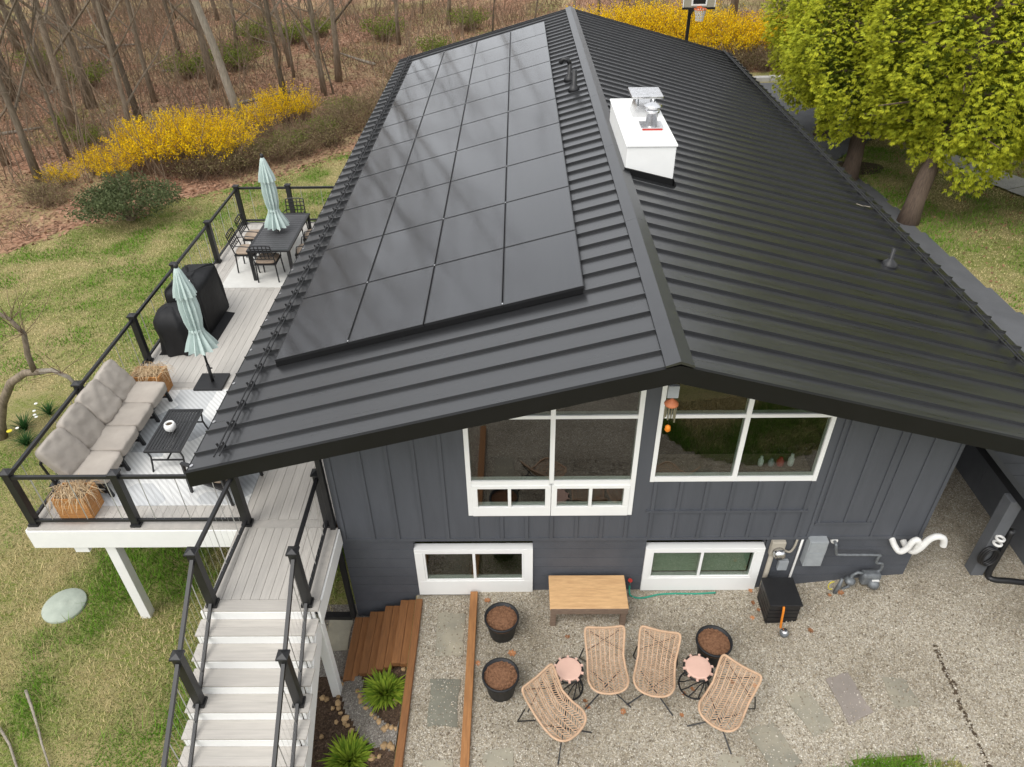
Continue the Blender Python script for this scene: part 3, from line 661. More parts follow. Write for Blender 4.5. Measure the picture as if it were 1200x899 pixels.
for x0 in (SX0, SX1 - .035):
    sp_ = [(5.62, DZ - .035), (5.62, .62)]
    yb = 5.57 - 12 * RUN
    b = MB(); pts = []
    for i in range(0, 13): pts += [(5.57 - i * RUN - (0 if i == 0 else 0), DZ - i * RISE - .032), (5.57 - i * RUN, DZ - (i + 1) * RISE - .032)]
    poly = [(5.60, DZ - .032)] + pts[:-1] + [(yb, -1.05), (yb + .35, -1.05), (5.60, .55)]
    n = len(poly); vs_ = [(x0, y, z) for y, z in poly] + [(x0 + .035, y, z) for y, z in poly]
    b.add(vs_, [tuple(range(n)), tuple(range(n, 2 * n))[::-1]] + [(i + n, (i + 1) % n + n, (i + 1) % n, i) for i in range(n)])
    b.build('stringer', 'white_paint', deck)
    xo = x0 - .012 if x0 < -3.5 else x0 + .036
    q4 = [(5.60, DZ - .20), (5.60, .55), (yb + .35, -1.05), (yb - .02, -1.05), (yb - .02, DZ - 12 * RISE - .25)]
    n = 5; MB().add([(xo, y, z) for y, z in q4] + [(xo + .011, y, z) for y, z in q4], [tuple(range(n)), tuple(range(n, 2 * n))[::-1]] + [(i + n, (i + 1) % n + n, (i + 1) % n, i) for i in range(n)]).build('skirt_board', 'white_paint', deck)
for x in (-3.885, -2.69):
    prev = (x, 5.67, DZ)
    for k in (4, 9):
        yk = 5.57 - k * RUN + .11; zk = DZ - k * RISE; x2 = x - .012 * k * (1 if x < -3 else 1)
        x2 = x
        post(x2, yk, zk); rail(prev, (x2, yk, zk), .11, 5); prev = (x2, yk, zk)

# ------------------------------------------------------------------ deck furniture
def cushion_mesh(name, m, sx, sy, sz, seed=0, puff=.25, wr=.012, e=5.0):
    n = 14; V = []; idx = {}; F = []
    def vert(p):
        k = tuple(round(c, 4) for c in p)
        if k not in idx:
            idx[k] = len(V); x, y, z = p
            # soft-edged box
            q = Vector((x, y, z)); L = (abs(x) ** e + abs(y) ** e + abs(z) ** e) ** (1 / e); q = q / max(L, 1e-6)
            dome = (1 - abs(q.x) ** 2.2) * (1 - abs(q.y) ** 2.2)
            zz_ = q.z * (1 + puff * dome)
            w_ = wr * noise.noise((q.x * 2.2 + seed * 7.3, q.y * 2.2, q.z + seed)) + wr * .7 * noise.noise((q.x * 6 + seed, q.y * 3 + seed * 3, q.z * 2))
            V.append((q.x * sx / 2, q.y * sy / 2, zz_ * sz / 2 + (w_ if q.z > 0 else 0)))
        return idx[k]
    for ax in range(3):
        for sg in (-1, 1):
            for i in range(n):
                for j in range(n):
                    def P(a_, b_):
                        p = [0, 0, 0]; p[ax] = sg; p[(ax + 1) % 3] = -1 + 2 * a_ / n; p[(ax + 2) % 3] = -1 + 2 * b_ / n; return vert(p)
                    f = (P(i, j), P(i + 1, j), P(i + 1, j + 1), P(i, j + 1)); F.append(f if sg > 0 else f[::-1])
    me_ = bpy.data.meshes.new(name); me_.from_pydata(V, [], F); me_.materials.append(MATS[m]); me_.shade_smooth(); return me_
sofa = thing('outdoor_sofa', 'long outdoor sofa with worn taupe cushions along the deck railing', 'sofa', (-6.4, 8.65, DZ + .0))
b = MB()
b.box(-6.80, -6.00, 7.50, 7.54, DZ + .22, DZ + .27).box(-6.80, -6.00, 9.81, 9.85, DZ + .22, DZ + .27).box(-6.04, -6.00, 7.54, 9.81, DZ + .22, DZ + .27).box(-6.80, -6.76, 7.54, 9.81, DZ + .22, DZ + .27)
for i in range(1, 8): b.box(-6.76, -6.04, 7.5 + i * .29, 7.53 + i * .29, DZ + .235, DZ + .265)
b.build('seat_frame', 'black_metal', sofa)
b = MB(); b.bar((-6.76, 7.52, DZ + .70), (-6.76, 9.83, DZ + .70), .03, .04)
for i in range(9): b.bar((-6.70, 7.52 + i * .289, DZ + .26), (-6.77, 7.52 + i * .289, DZ + .70), .025, .025)
b.build('back_frame', 'black_metal', sofa)
for y in (7.55, 8.10, 8.68, 9.25, 9.80):
    MB().bar((-6.02, y, DZ + .22), (-5.98, y, DZ), .05, .04).build('leg', 'black_metal', sofa); MB().bar((-6.76, y, DZ + .22), (-6.78, y, DZ), .05, .04).build('leg', 'black_metal', sofa)
    MB().bar((-6.03, y, DZ + .10), (-6.30, y, DZ + .12), .03, .03).build('leg_brace', 'black_metal', sofa)
for i in range(4):
    y = 7.80 + i * .575
    inst(cushion_mesh('seat_cushion', 'cushion', .72, .572, .17, i, .06, .012, 9.0), 'seat_cushion', sofa, (-6.30, y, DZ + .355))
    c = inst(cushion_mesh('back_cushion', 'cushion', .60, .585, .15, i + 10, .22, .022, 7.0), 'back_cushion', sofa, (-6.60 - .01 * (i % 2), y, DZ + .64 + .012 * (i % 3)), (0, R(58 + 4 * (i % 2)), R((-3, 2, -1, 3)[i])))
# coffee table
ct = thing('coffee_table', 'black slatted metal coffee table in front of the sofa', 'table', (-5.35, 8.57, DZ))
TZ = DZ + .42
b = MB().box(-5.62, -5.07, 8.06, 8.10, TZ - .03, TZ).box(-5.62, -5.07, 9.03, 9.07, TZ - .03, TZ).box(-5.62, -5.59, 8.101, 9.029, TZ - .03, TZ).box(-5.10, -5.07, 8.101, 9.029, TZ - .03, TZ); b.build('top_frame', 'black_metal', ct)
for i in range(10): MB().box(-5.583 + i * .0485, -5.583 + i * .0485 + .034, 8.102, 9.028, TZ - .022, TZ - .004).build('slat', 'black_metal', ct)
for x in (-5.59, -5.10):
    for y in (8.10, 9.03):
        s = 1 if y > 8.5 else -1; MB().tube([(x, y, TZ - .03), (x, y - .04 * s, TZ - .18), (x, y, TZ - .32), (x, y + .04 * s, DZ + .003)], .014, 6).build('leg', 'black_metal', ct)
MB().bar((-5.59, 8.12, DZ + .2), (-5.10, 8.12, DZ + .2), .02, .02).build('stretcher', 'black_metal', ct); MB().bar((-5.59, 9.01, DZ + .2), (-5.10, 9.01, DZ + .2), .02, .02).build('stretcher', 'black_metal', ct); MB().bar((-5.345, 8.12, DZ + .2), (-5.345, 9.01, DZ + .2), .02, .02).build('stretcher', 'black_metal', ct)
pt_ = thing('table_pot', 'small white ceramic pot on the slatted coffee table', 'pot', (-5.38, 8.55, TZ))
MB().lathe([(.05, 0), (.085, .05), (.088, .10), (.07, .145), (.058, .145), (.06, .12)], (-5.38, 8.55, TZ - .003), 18).build('bowl', 'white_paint', pt_, True)
MB().lathe([(.05, .121), (.0455, .128)], (-5.38, 8.55, TZ - .003), 12).build('candle', 'dirt', pt_)
# rugs
rug = MB().box(-2.35, 2.35, -1.36, 1.36, 0, .008).build('outdoor_rug', 'rug_pattern'); rug.scale = (.5, 1, 1); rug.location = (-5.07, 8.72, DZ + .002); tag(rug, 'pale grey and white patterned rug under the coffee table', 'rug')
rug.scale = (1, 1, 1); rug.data = MB().box(-1.30, 1.12, -1.36, 1.40, 0, .008).mesh('outdoor_rug', 'rug_pattern')
rg2 = MB().box(-6.42, -4.3, 13.72, 16.5, DZ + .002, DZ + .010).build('outdoor_rug', 'rug_white'); tag(rg2, 'plain off-white rug under the dining table', 'rug')
gm = MB().slab([(-6.74, 11.2), (-5.95, 11.25), (-5.80, 11.45), (-5.78, 12.7), (-6.74, 12.95)], DZ + .002, DZ + .008).build('grill_mat', 'mat_black'); tag(gm, 'black mat under the covered grills on the deck', 'mat')
# grill covers
def cover(name, label, cx, cy, prof, n=40, sq=.0, ax=.35, ay=.6, seed=0):
    V = []; F = []
    for i, (r, z) in enumerate(prof):
        for k in range(n):
            a_ = 2 * math.pi * k / n; c_, s_ = math.cos(a_), math.sin(a_)
            e = 2 / (2 + sq); x = abs(c_) ** e * math.copysign(1, c_); y = abs(s_) ** e * math.copysign(1, s_)
            fold = 1 + (.05 * math.sin(a_ * 9 + seed + z * 2) + .09 * noise.noise((c_ * 3.5, s_ * 3.5, z * 3 + seed)) + .05 * noise.noise((c_ * 9, s_ * 9, z * 5 + seed))) * max(.15, 1 - z / prof[-1][1])
            V.append((cx + x * r * ax * fold, cy + y * r * ay * fold, DZ + .008 + z + .05 * noise.noise((c_ * 2.5, s_ * 2.5, seed + z * 4)) * (z > .05)))
    for i in range(len(prof) - 1):
        for k in range(n):
            k2 = (k + 1) % n; F.append((i * n + k, i * n + k2, (i + 1) * n + k2, (i + 1) * n + k))
    F.append(tuple((len(prof) - 1) * n + k for k in range(n)))
    th = thing(name, label, 'grill', (cx, cy, DZ))
    me_ = bpy.data.meshes.new('cover'); me_.from_pydata([(x - cx, y - cy, z - DZ) for x, y, z in V], [], F); me_.materials.append(MATS['cover_cloth']); me_.shade_smooth()
    mobj(me_, 'cover', th); return th
g1 = cover('covered_grill', 'tall boxy grill under a black cover with a round white badge', -6.33, 12.42, [(1.02, 0), (1.0, .2), (.98, .45), (.97, .60), (.96, .72), (.955, .86), (.93, .93), (.86, .97), (.70, 1.0), (.5, 1.02), (.2, 1.03)], 64, 14, .33, .60, 1)
mobj(MB().lathe([(.045, 0), (.045, .012)], n=16).mesh('badge', 'white_paint'), 'badge', g1, (.08, -.30, 1.045))
g2 = cover('covered_grill', 'rounded grill under a wrinkled black cover beside the umbrella', -6.38, 11.52, [(1.02, 0), (.98, .15), (.95, .35), (1.03, .52), (1.0, .66), (.8, .79), (.5, .85), (.2, .87)], 40, 1.2, .33, .36, 5)
MB().tube([(-.12, .05, .84), (-.13, .05, .95), (-.10, .06, 1.0)], [.05, .06, .03], 8).build('vent_cap', 'cover_cloth', g2, True)
# umbrellas
def umbrella(label, x, y, zp0, base, ztop, zb):
    u = thing('closed_umbrella', label, 'umbrella', (x, y, zp0))
    MB().tube([(x, y, zp0), (x, y, ztop - .05)], .02, 10).build('pole', 'black_metal', u, True)
    def md(k, z): return 1.0 + .22 * (1 if k % 3 == 0 else -1 if k % 3 == 1 else .1) * min(1, (ztop - z) * 2.5)
    T = ztop; prof = [(.155, T - .52), (.135, T - .40), (.10, T - .25), (.06, T - .08), (.035, T - .02)]
    MB().lathe(prof, (x, y, 0), 36, md).build('vent_flap', 'sage', u)
    prof = [(.235, zb), (.20, zb + .10), (.115, zb + .30), (.098, zb + .38), (.125, zb + .55), (.135, zb + .80), (.11, T - .45)]
    MB().lathe(prof, (x, y, 0), 36, md).build('canopy', 'sage', u)
    MB().lathe([(.108, zb + .33), (.112, zb + .36), (.108, zb + .39)], (x, y, 0), 20).build('tie', 'sage', u, True)
    MB().lathe([(.03, T - .03), (.04, T + .01), (.03, T + .05), (.01, T + .06)], (x, y, 0), 12).build('finial', 'black_metal', u, True)
    if base:
        MB().obox((x - .02, y, DZ + .025), (.50, .48, .045), Matrix.Rotation(.0, 3, 'Z')).build('base', 'black_metal', u, bevel=.008)
        MB().tube([(x, y, DZ + .05), (x, y, DZ + .40)], .03, 10).build('sleeve', 'black_metal', u, True)
        MB().tube([(x, y, DZ + .33), (x + .07, y - .02, DZ + .34)], .014, 8).build('knob', 'black_metal', u); MB().tube([(x, y, DZ + .14), (x + .06, y - .01, DZ + .145)], .014, 8).build('knob', 'black_metal', u)
    return u
umbrella('closed sage green umbrella on a square black base plate', -5.43, 10.32, DZ + .04, True, 3.42, 1.88)
umbrella('closed sage green umbrella standing through the dining table', -5.35, 14.98, DZ + .50, False, 3.52, 1.98)
# dining set
dt = thing('dining_table', 'dark slatted outdoor dining table with an umbrella through it', 'table', (-5.3, 14.95, DZ))
T2 = DZ + .73
b = MB().box(-5.78, -4.86, 14.0, 14.06, T2 - .035, T2).box(-5.78, -4.86, 15.86, 15.92, T2 - .035, T2).box(-5.78, -5.73, 14.061, 15.859, T2 - .035, T2).box(-4.91, -4.86, 14.061, 15.859, T2 - .035, T2); b.build('top_frame', 'black_metal', dt)
mat('table_slat', (.075, .075, .078), (.055, .055, .058), 4, .5, .4)
for i in range(18):
    y0 = 14.062 + i * .0998
    for xa, xb in (((-5.728, -5.385), (-5.315, -4.912)) if i in (9,) else ((-5.728, -4.912),)): MB().box(xa, xb, y0 + .004, y0 + .094, T2 - .02, T2 - .003).build('slat', 'table_slat', dt)
for x in (-5.74, -4.90):
    for y in (14.05, 15.87): MB().box(x - .03, x + .03, y - .03, y + .03, DZ + .012, T2 - .036).build('leg', 'black_metal', dt)
dc = thing('dining_chair', 'x', 'chair', (0, 0, 0), 'dining chairs', True)
MB().obox((0, 0, .42), (.46, .46, .03)).build('seat_frame', 'black_metal', dc)
q = mobj(cushion_mesh('seat_pad', 'tan_cushion', .44, .44, .06, 3, .15, .004), 'seat_pad', dc, (0, 0, .465))
b = MB()
for sx_ in (-.22, .22): b.tube([(sx_, .20, .42), (sx_ * .99, .25, .62), (sx_ * .95, .31, .88)], .013, 6)
b.tube([(-.21, .31, .88), (-.1, .318, .90), (.1, .318, .90), (.21, .31, .88)], .013, 6); b.build('back_frame', 'black_metal', dc)
b = MB()
for i in range(1, 5): x = -.21 + i * .084; b.bar((x, .245, .56), (x, .312, .885), .018, .010)
for i in range(4): zz_ = .56 + i * .085; yy = .235 + (zz_ - .5) * .20; b.bar((-.21, yy, zz_), (.21, yy, zz_), .012, .018)
b.build('back_lattice', 'black_metal', dc)
for x, y in ((-.21, -.21), (.21, -.21), (-.21, .21), (.21, .21)): MB().bar((x, y, .41), (x * 1.06, y * 1.12, 0), .024, .024).build('leg', 'black_metal', dc)
for s in (-1, 1): MB().tube([(s * .225, .24, .64), (s * .245, .05, .65), (s * .245, -.15, .63), (s * .23, -.20, .42)], .012, 6).build('arm_rest', 'black_metal', dc)
DCH = [(-5.42, 14.17, 180, 'lattice-back chair at the table end near the covered grills'), (-5.30, 16.05, 0, 'lattice-back chair at the far table end by the back railing'),
       (-5.98, 14.60, 90, 'lattice-back chair on the railing side, nearer the covered grills'), (-6.02, 15.35, 90, 'lattice-back chair on the railing side, nearer the corner post'),
       (-4.66, 14.60, -90, 'lattice-back chair on the house side of the table'), (-4.66, 15.35, -90, 'lattice-back chair on the house side of the table')]
for i, (x, y, a_, lab) in enumerate(DCH):
    o = dc if i == 0 else copy_tree(dc)
    o.location = (x, y, DZ + .012); o.rotation_euler = (0, 0, R(a_)); o['label'] = lab
# armchair under the eave
ac = thing('armchair', 'black framed armchair with tan cushions half under the roof eave', 'chair', (0, 0, 0), None, True)
b = MB().box(-.33, .33, -.33, .33, .24, .28); b.build('seat_frame', 'black_metal', ac)
mobj(cushion_mesh('seat_cushion', 'tan_cushion', .58, .62, .14, 4, .1, .006), 'seat_cushion', ac, (0, -.02, .35))
o = mobj(cushion_mesh('back_cushion', 'tan_cushion', .56, .50, .14, 6, .2, .008), 'back_cushion', ac, (0, .30, .60)); o.rotation_euler = (R(72), 0, 0)
b = MB()
for i in range(6): x = -.30 + i * .12; b.bar((x, .34, .26), (x, .46, .82), .02, .03)
b.bar((-.32, .46, .82), (.32, .46, .82), .03, .035).bar((-.32, .40, .55), (.32, .40, .55), .02, .03); b.build('back_frame', 'black_metal', ac)
for s in (-1, 1):
    MB().bar((s * .34, -.32, .58), (s * .34, .40, .60), .05, .03).build('arm_rest', 'black_metal', ac)
    MB().bar((s * .34, -.30, .57), (s * .34, -.32, .0), .035, .035).build('leg', 'black_metal', ac); MB().bar((s * .33, .36, .57), (s * .33, .42, .0), .035, .035).build('leg', 'black_metal', ac)
ac.location = (-4.42, 7.82, DZ + .01); ac.rotation_euler = (0, 0, R(-112))
# planters with dry grass
def planter(label, x0, x1, y0, y1, hgt, seed):
    cx, cy = (x0 + x1) / 2, (y0 + y1) / 2; p = thing('planter_box', label, 'planter', (cx, cy, DZ))
    nrow = 4; rowh = hgt / nrow
    for i in range(nrow):
        z0 = DZ + .004 + i * rowh
        MB().box(x0, x1, y0, y0 + .022, z0 + .003, z0 + rowh - .003).build('plank', 'cedar', p); MB().box(x0, x1, y1 - .022, y1, z0 + .003, z0 + rowh - .003).build('plank', 'cedar', p)
        MB().box(x0, x0 + .022, y0 + .023, y1 - .023, z0 + .003, z0 + rowh - .003).build('plank', 'cedar', p); MB().box(x1 - .022, x1, y0 + .023, y1 - .023, z0 + .003, z0 + rowh - .003).build('plank', 'cedar', p)
    MB().box(x0 + .024, x1 - .024, y0 + .024, y1 - .024, DZ + .004, DZ + hgt - .05).build('soil', 'dirt', p)
    r_ = random.Random(seed); b = MB()
    for i in range(230):
        x, y = r_.uniform(x0 + .05, x1 - .05), r_.uniform(y0 + .05, y1 - .05); a_ = r_.uniform(0, 6.28); l = r_.uniform(.10, .30); z = DZ + hgt - .06
        dx, dy = math.cos(a_) * l, math.sin(a_) * l
        b.tube([(x, y, z), (x + dx * .4, y + dy * .4, z + .11 * r_.uniform(.6, 1.4)), (x + dx * .8, y + dy * .8, z + .08 * r_.uniform(.2, 1.4)), (x + dx, y + dy, z - .05 * r_.uniform(-.6, 2.5))], [.004, .004, .003, .0015], 3, False)
    b.build('dry_grass', 'straw', p)
planter('cedar planter of dry grass at the deck corner below the sofa end', -6.52, -6.06, 7.10, 7.44, .40, 1)
planter('cedar planter of dry grass between the sofa and the covered grills', -6.62, -6.12, 9.92, 10.26, .42, 2)

# ------------------------------------------------------------------ patio
def HP(x, y): return H(x, y) + .02
# timbers and wooden steps
tm = MB().box(-1.60, -1.50, 3.2, 6.86, -.75, -.38).build('timber_edging', 'timber', bevel=.008); tag(tm, 'long timber edging board between the steps and the gravel path', 'timber')
tm2 = MB().box(-.775, -.665, 3.2, 6.90, -.55, -.26).build('timber_edging', 'timber_pale', bevel=.008); tag(tm2, 'orange brown timber edging between gravel path and seating area', 'timber')
stp = thing('wooden_steps', 'brown timber plank steps going down beside the house wall', 'steps', (-2.1, 6.35, -1.0))
for i in range(4):
    z = -.50 - i * .115; x1 = -1.605 - i * .245
    for k in range(2):
        xa = x1 - .1225 * (k + 1); yb_ = 5.86 + .015 * ((i * 2 + k) % 3) - .018 * i; yt = 6.93 - .02 * i
        MB().box(xa + .002, xa + .1205, yb_, yt, z - .10, z - .004 * k).build('plank', 'timber', stp, bevel=.005)
    MB().box(x1 - .24, x1 - .006, 5.92, 6.90, -1.05, z - .102).build('riser_block', 'timber', stp)
# stepping stones
def stone(poly, mname='flagstone', name='stepping_stone', up=.005, lab='', z=None):
    up = min(up, .008) + .004
    b = MB(); n = len(poly); P = []
    for i in range(n):
        (x0, y0), (x1, y1) = poly[i], poly[(i + 1) % n]
        for k in range(5):
            t_ = k / 5; j = .017; P.append((x0 + (x1 - x0) * t_ + rnd.uniform(-j, j), y0 + (y1 - y0) * t_ + rnd.uniform(-j, j)))
    n = len(P); top = [(x, y, HP(x, y) + up) for x, y in P]; cx, cy = sum(p[0] for p in P) / n, sum(p[1] for p in P) / n
    b.add(top + [(x, y, z_ - .06) for x, y, z_ in top] + [(cx, cy, HP(cx, cy) + up + .003)], [(i, (i + 1) % n, 2 * n) for i in range(n)] + [(i, i + n, (i + 1) % n + n, (i + 1) % n) for i in range(n)])
    o = b.build(name, mname); tag(o, lab, 'stone', 'stepping stones'); return o
stone([(-1.23, 5.95), (-.83, 5.95), (-.85, 6.65), (-1.25, 6.65)], lab='tan stepping stone in the gravel path, nearest the basement window')
stone([(-1.24, 4.92), (-.86, 4.92), (-.86, 5.58), (-1.26, 5.58)], 'flag_dark', lab='grey stepping stone in the middle of the gravel path')
stone([(-1.29, 4.0), (-.90, 3.95), (-.88, 4.5), (-1.27, 4.48)], lab='stepping stone in the gravel path farthest from the house')
stone([(-.50, 4.0), (-.12, 4.0), (-.12, 4.57), (-.48, 4.57)], up=.006, lab='half buried grey stone right of the timber edging, below the pots')
stone([(2.83, 4.79), (3.18, 4.89), (3.42, 4.38), (3.05, 4.25)], lab='grey flagstone in the gravel beside the rattan chair and grass')
stone([(3.44, 5.24), (3.74, 5.30), (3.94, 4.82), (3.64, 4.68)], up=.005, lab='tan flagstone with gravel drifted over one end')
stone([(4.03, 5.43), (4.33, 5.50), (4.44, 4.94), (4.10, 4.80)], 'flag_purple', up=.008, lab='purplish flagstone between the tan one and the faint one')
stone([(4.72, 5.40), (5.0, 5.34), (5.05, 4.98), (4.72, 4.95)], up=.001, lab='faint flagstone mostly buried in the gravel')
stone([(2.30, 4.2), (2.62, 4.1), (2.73, 4.46), (2.45, 4.5)], lab='small tan stone corner in the gravel near the last flagstone')
stone([(-3.02, 6.38), (-2.64, 6.38), (-2.64, 6.98), (-3.00, 6.98)], lab='pale flagstone beside the bottom of the timber steps')
# bench
bn = thing('wooden_bench', 'low weathered wooden bench against the basement wall', 'bench', (.95, 6.6, -.34))
MB().box(.39, 1.50, 6.33, 6.91, .045, .09).build('bench_top', 'bench_wood', bn, bevel=.01)
MB().box(.40, 1.49, 6.315, 6.329, -.02, .085).build('apron', 'bench_grey', bn); MB().box(.42, 1.47, 6.87, 6.90, -.04, .044).build('apron', 'bench_grey', bn)
MB().box(.46, 1.43, 6.42, 6.82, -.10, -.06).build('shelf', 'bench_wood', bn)
for x in (.44, 1.44):
    for y in (6.38, 6.85): MB().box(x - .04, x + .04, y - .035, y + .035, -.36, .044).build('leg', 'bench_grey', bn, bevel=.006)
# pots
POTS = [(-.29, 6.24, 'black pot of brown mulch beside the bench, nearest the house wall'), (-.29, 5.36, 'black pot of brown mulch between the timber edging and a rattan chair'), (2.60, 5.85, 'black pot of brown mulch behind the round stool by the box')]
pot = None
for i, (x, y, lab) in enumerate(POTS):
    if pot is None:
        pot = thing('plant_pot', lab, 'pot', (0, 0, 0), 'pots of mulch', True)
        MB().lathe([(.16, 0), (.165, .02), (.205, .30), (.225, .31), (.225, .345), (.205, .345), (.20, .28)], n=28).build('pot_body', 'pot_black', pot, True)
        b = MB(); b.lathe([(.203, .27), (.20, .295), (.12, .305), (.02, .31)], n=24).build('mulch', 'mulch', pot)
        r_ = random.Random(3); b = MB()
        for k in range(260):
            a_, rr = r_.uniform(0, 6.28), .19 * math.sqrt(r_.random()); b.obox((rr * math.cos(a_), rr * math.sin(a_), .302 + r_.uniform(0, .012)), (.035 * r_.uniform(.5, 1.3), .012, .006), Matrix.Rotation(r_.uniform(0, 3.1), 3, 'Z') @ Matrix.Rotation(r_.uniform(-.5, .5), 3, 'X'))
        tag(b.build('mulch_chips', 'mulch', pot), kind='stuff'); o = pot
    else: o = copy_tree(pot)
    o.location = (x, y, HP(x, y)); o['label'] = lab; o.rotation_euler = (0, 0, i * 1.9); o.scale = (1.09, 1.09, 1.09)
# rattan chairs
rc = thing('rattan_chair', 'x', 'chair', (0, 0, 0), 'rattan lounge chairs on the gravel', True)
def shell(u, v):       # u -1..1 across, v 0 (front of seat) .. 1 (top of back)
    ctl = [(-.30, .36), (-.14, .34), (.03, .325), (.15, .38), (.24, .50), (.32, .63), (.37, .73)]
    s = v * (len(ctl) - 1); i = min(int(s), len(ctl) - 2); f = s - i
    def cr(k):
        p0, p1, p2, p3 = (ctl[max(0, min(len(ctl) - 1, i + d))][k] for d in (-1, 0, 1, 2))
        return .5 * ((2 * p1) + (-p0 + p2) * f + (2 * p0 - 5 * p1 + 4 * p2 - p3) * f * f + (-p0 + 3 * p1 - 3 * p2 + p3) * f ** 3)
    wd = float(np.interp(v, (0, .12, .45, .7, 1), (.245, .265, .235, .255, .275)))
    return Vector((u * wd, cr(0) - .05 * (1 - u * u) * (v < .2) * (1 - v / .2), cr(1) + .055 * u * u * (1 if v < .8 else 1)))
rim = []
for k in range(96):
    a_ = 2 * math.pi * k / 96; c_, s_ = math.cos(a_), math.sin(a_); e = .30
    uu = math.copysign(abs(c_) ** e, c_); vv = math.copysign(abs(s_) ** e, s_); rim.append((uu, .5 + .5 * vv))
pr = [shell(u, v) for u, v in rim]; MB().tube(pr + [pr[0]], .016, 7, False).build('rim', 'rattan', rc, True)
def umax(v):
    t_ = abs(2 * v - 1); return max(.0, 1 - t_ ** (2 / .30)) ** (.30 / 2)
b = MB(); ncol = 8
for j in range(1, ncol):
    u = -1 + 2 * j / ncol; vs_ = [v for v in np.linspace(.01, .99, 26) if umax(v) >= abs(u)]
    b.tube([shell(u, v) for v in vs_], .007, 4, False)
b.build('warp_cord', 'rattan', rc)
b = MB(); nw = 29
for j in range(ncol):
    u0, u1 = -1 + 2 * j / ncol, -1 + 2 * (j + 1) / ncol; sgn = 1 if j % 2 else -1
    for i in range(nw):
        v = (i + .5) / nw; dv = .024 * sgn
        a0, a1 = max(u0, -umax(min(.995, max(.005, v - dv)))), min(u1, umax(min(.995, max(.005, v + dv))))
        if a1 - a0 < .03: continue
        va, vb = min(.99, max(.01, v - dv)), min(.99, max(.01, v + dv))
        b.tube([shell(a0, va) + Vector((0, 0, .002)), shell(a1, vb) + Vector((0, 0, .002))], .0056, 3, False)
tag(b.build('weave', 'rattan', rc), kind='stuff')
LG = [((-.30, -.34, 0), (.20, .02, .31)), ((.30, -.34, 0), (-.20, .02, .31)), ((-.30, .40, 0), (-.26, .12, .36)), ((.30, .40, 0), (.26, .12, .36)), ((-.25, .26, .36), (.20, .36, .68)), ((.25, .26, .36), (-.20, .36, .68)), ((-.30, .40, 0), (-.27, .30, .38)), ((.30, .40, 0), (.27, .30, .38))]
for p, q in LG: MB().tube([p, q], .0095, 6).build('leg' if min(p[2], q[2]) == 0 else 'back_brace', 'black_metal', rc)
RC = [(.42, 4.83, 42, 'rattan lounge chair turned sideways beside the pot and left stool'), (1.10, 5.44, 2, 'rattan lounge chair in front of the bench, next to the left stool'), (1.73, 5.40, -14, 'rattan lounge chair in front of the bench, next to the right stool'), (2.54, 4.95, -37, 'rattan lounge chair turned sideways beside the right stool and flagstones')]
for i, (x, y, a_, lab) in enumerate(RC):
    o = rc if i == 0 else copy_tree(rc); o.location = (x, y, HP(x, y) + .002); o.rotation_euler = (0, 0, R(a_)); o['label'] = lab
# stools
stl = thing('side_stool', 'x', 'stool', (0, 0, 0), 'round pink stools', True)
MB().lathe([(.165, .415), (.165, .435), (.15, .44)], n=28).build('seat', 'pink_top', stl)
b = MB()
for k in range(10): a_ = 2 * math.pi * (k + .5) / 10; b.obox((.178 * math.cos(a_), .178 * math.sin(a_), .421), (.04, .03, .022), Matrix.Rotation(a_, 3, 'Z'))
b.build('seat_tabs', 'pink_top', stl)
for z, r_ in ((.012, .20), (.405, .185)):
    MB().tube([(r_ * math.cos(a_), r_ * math.sin(a_), z) for a_ in np.linspace(0, 2 * math.pi, 33)], .012, 6, False).build('ring', 'black_metal', stl)
for k in range(10):
    a_ = 2 * math.pi * k / 10; rr = (.2, .15, .13, .15, .185); MB().tube([(r_ * math.cos(a_ + .35 * i), r_ * math.sin(a_ + .35 * i), .012 + i * .098) for i, r_ in enumerate(rr)], .008, 5, False).build('strut', 'black_metal', stl)
for i, (x, y, lab) in enumerate(((.60, 5.40, 'round pink-topped wire stool between two chairs near the bench leg'), (2.29, 5.42, 'round pink-topped wire stool in front of a black pot'))):
    o = stl if i == 0 else copy_tree(stl); o.location = (x, y, HP(x, y) + .001); o['label'] = lab; o.rotation_euler = (0, 0, i)
# plants
def tuft_mesh(name, n, L, seed, c1, c2):
    r_ = np.random.default_rng(seed); V = []; F = []; C = []
    for i in range(n):
        a_ = r_.uniform(0, 6.28); l = L * r_.uniform(.6, 1.1); lean = r_.uniform(.2, 1.15); w_ = .024 * r_.uniform(.7, 1.3)
        d = np.array([math.cos(a_), math.sin(a_), 0]); sd_ = np.array([-d[1], d[0], 0]); p0 = d * r_.uniform(0, .08); col = np.array(c1) + (np.array(c2) - np.array(c1)) * r_.random(); b0 = len(V)
        for k in range(5):
            t_ = k / 4; p = p0 + d * l * lean * t_ ** 1.2 + np.array([0, 0, l * (1.0 * t_ - .55 * lean * t_ * t_)]); wk = w_ * (1 - t_) ** .6 + .001
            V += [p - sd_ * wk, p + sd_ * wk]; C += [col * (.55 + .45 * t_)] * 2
        for k in range(4): F.append((b0 + 2 * k, b0 + 2 * k + 1, b0 + 2 * k + 3, b0 + 2 * k + 2))
    return np_mesh(name, V, F, 'foliage', np.array(C))
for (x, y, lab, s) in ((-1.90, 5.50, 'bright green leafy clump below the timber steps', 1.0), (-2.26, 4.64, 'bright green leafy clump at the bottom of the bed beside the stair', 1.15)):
    o = mobj(tuft_mesh('leafy_plant', 420, .285 * s, int(s * 10), (.12, .22, .02), (.36, .46, .05)), 'leafy_plant', None, (x, y, HP(x, y))); tag(o, lab, 'plant', 'leafy clumps in the bed')
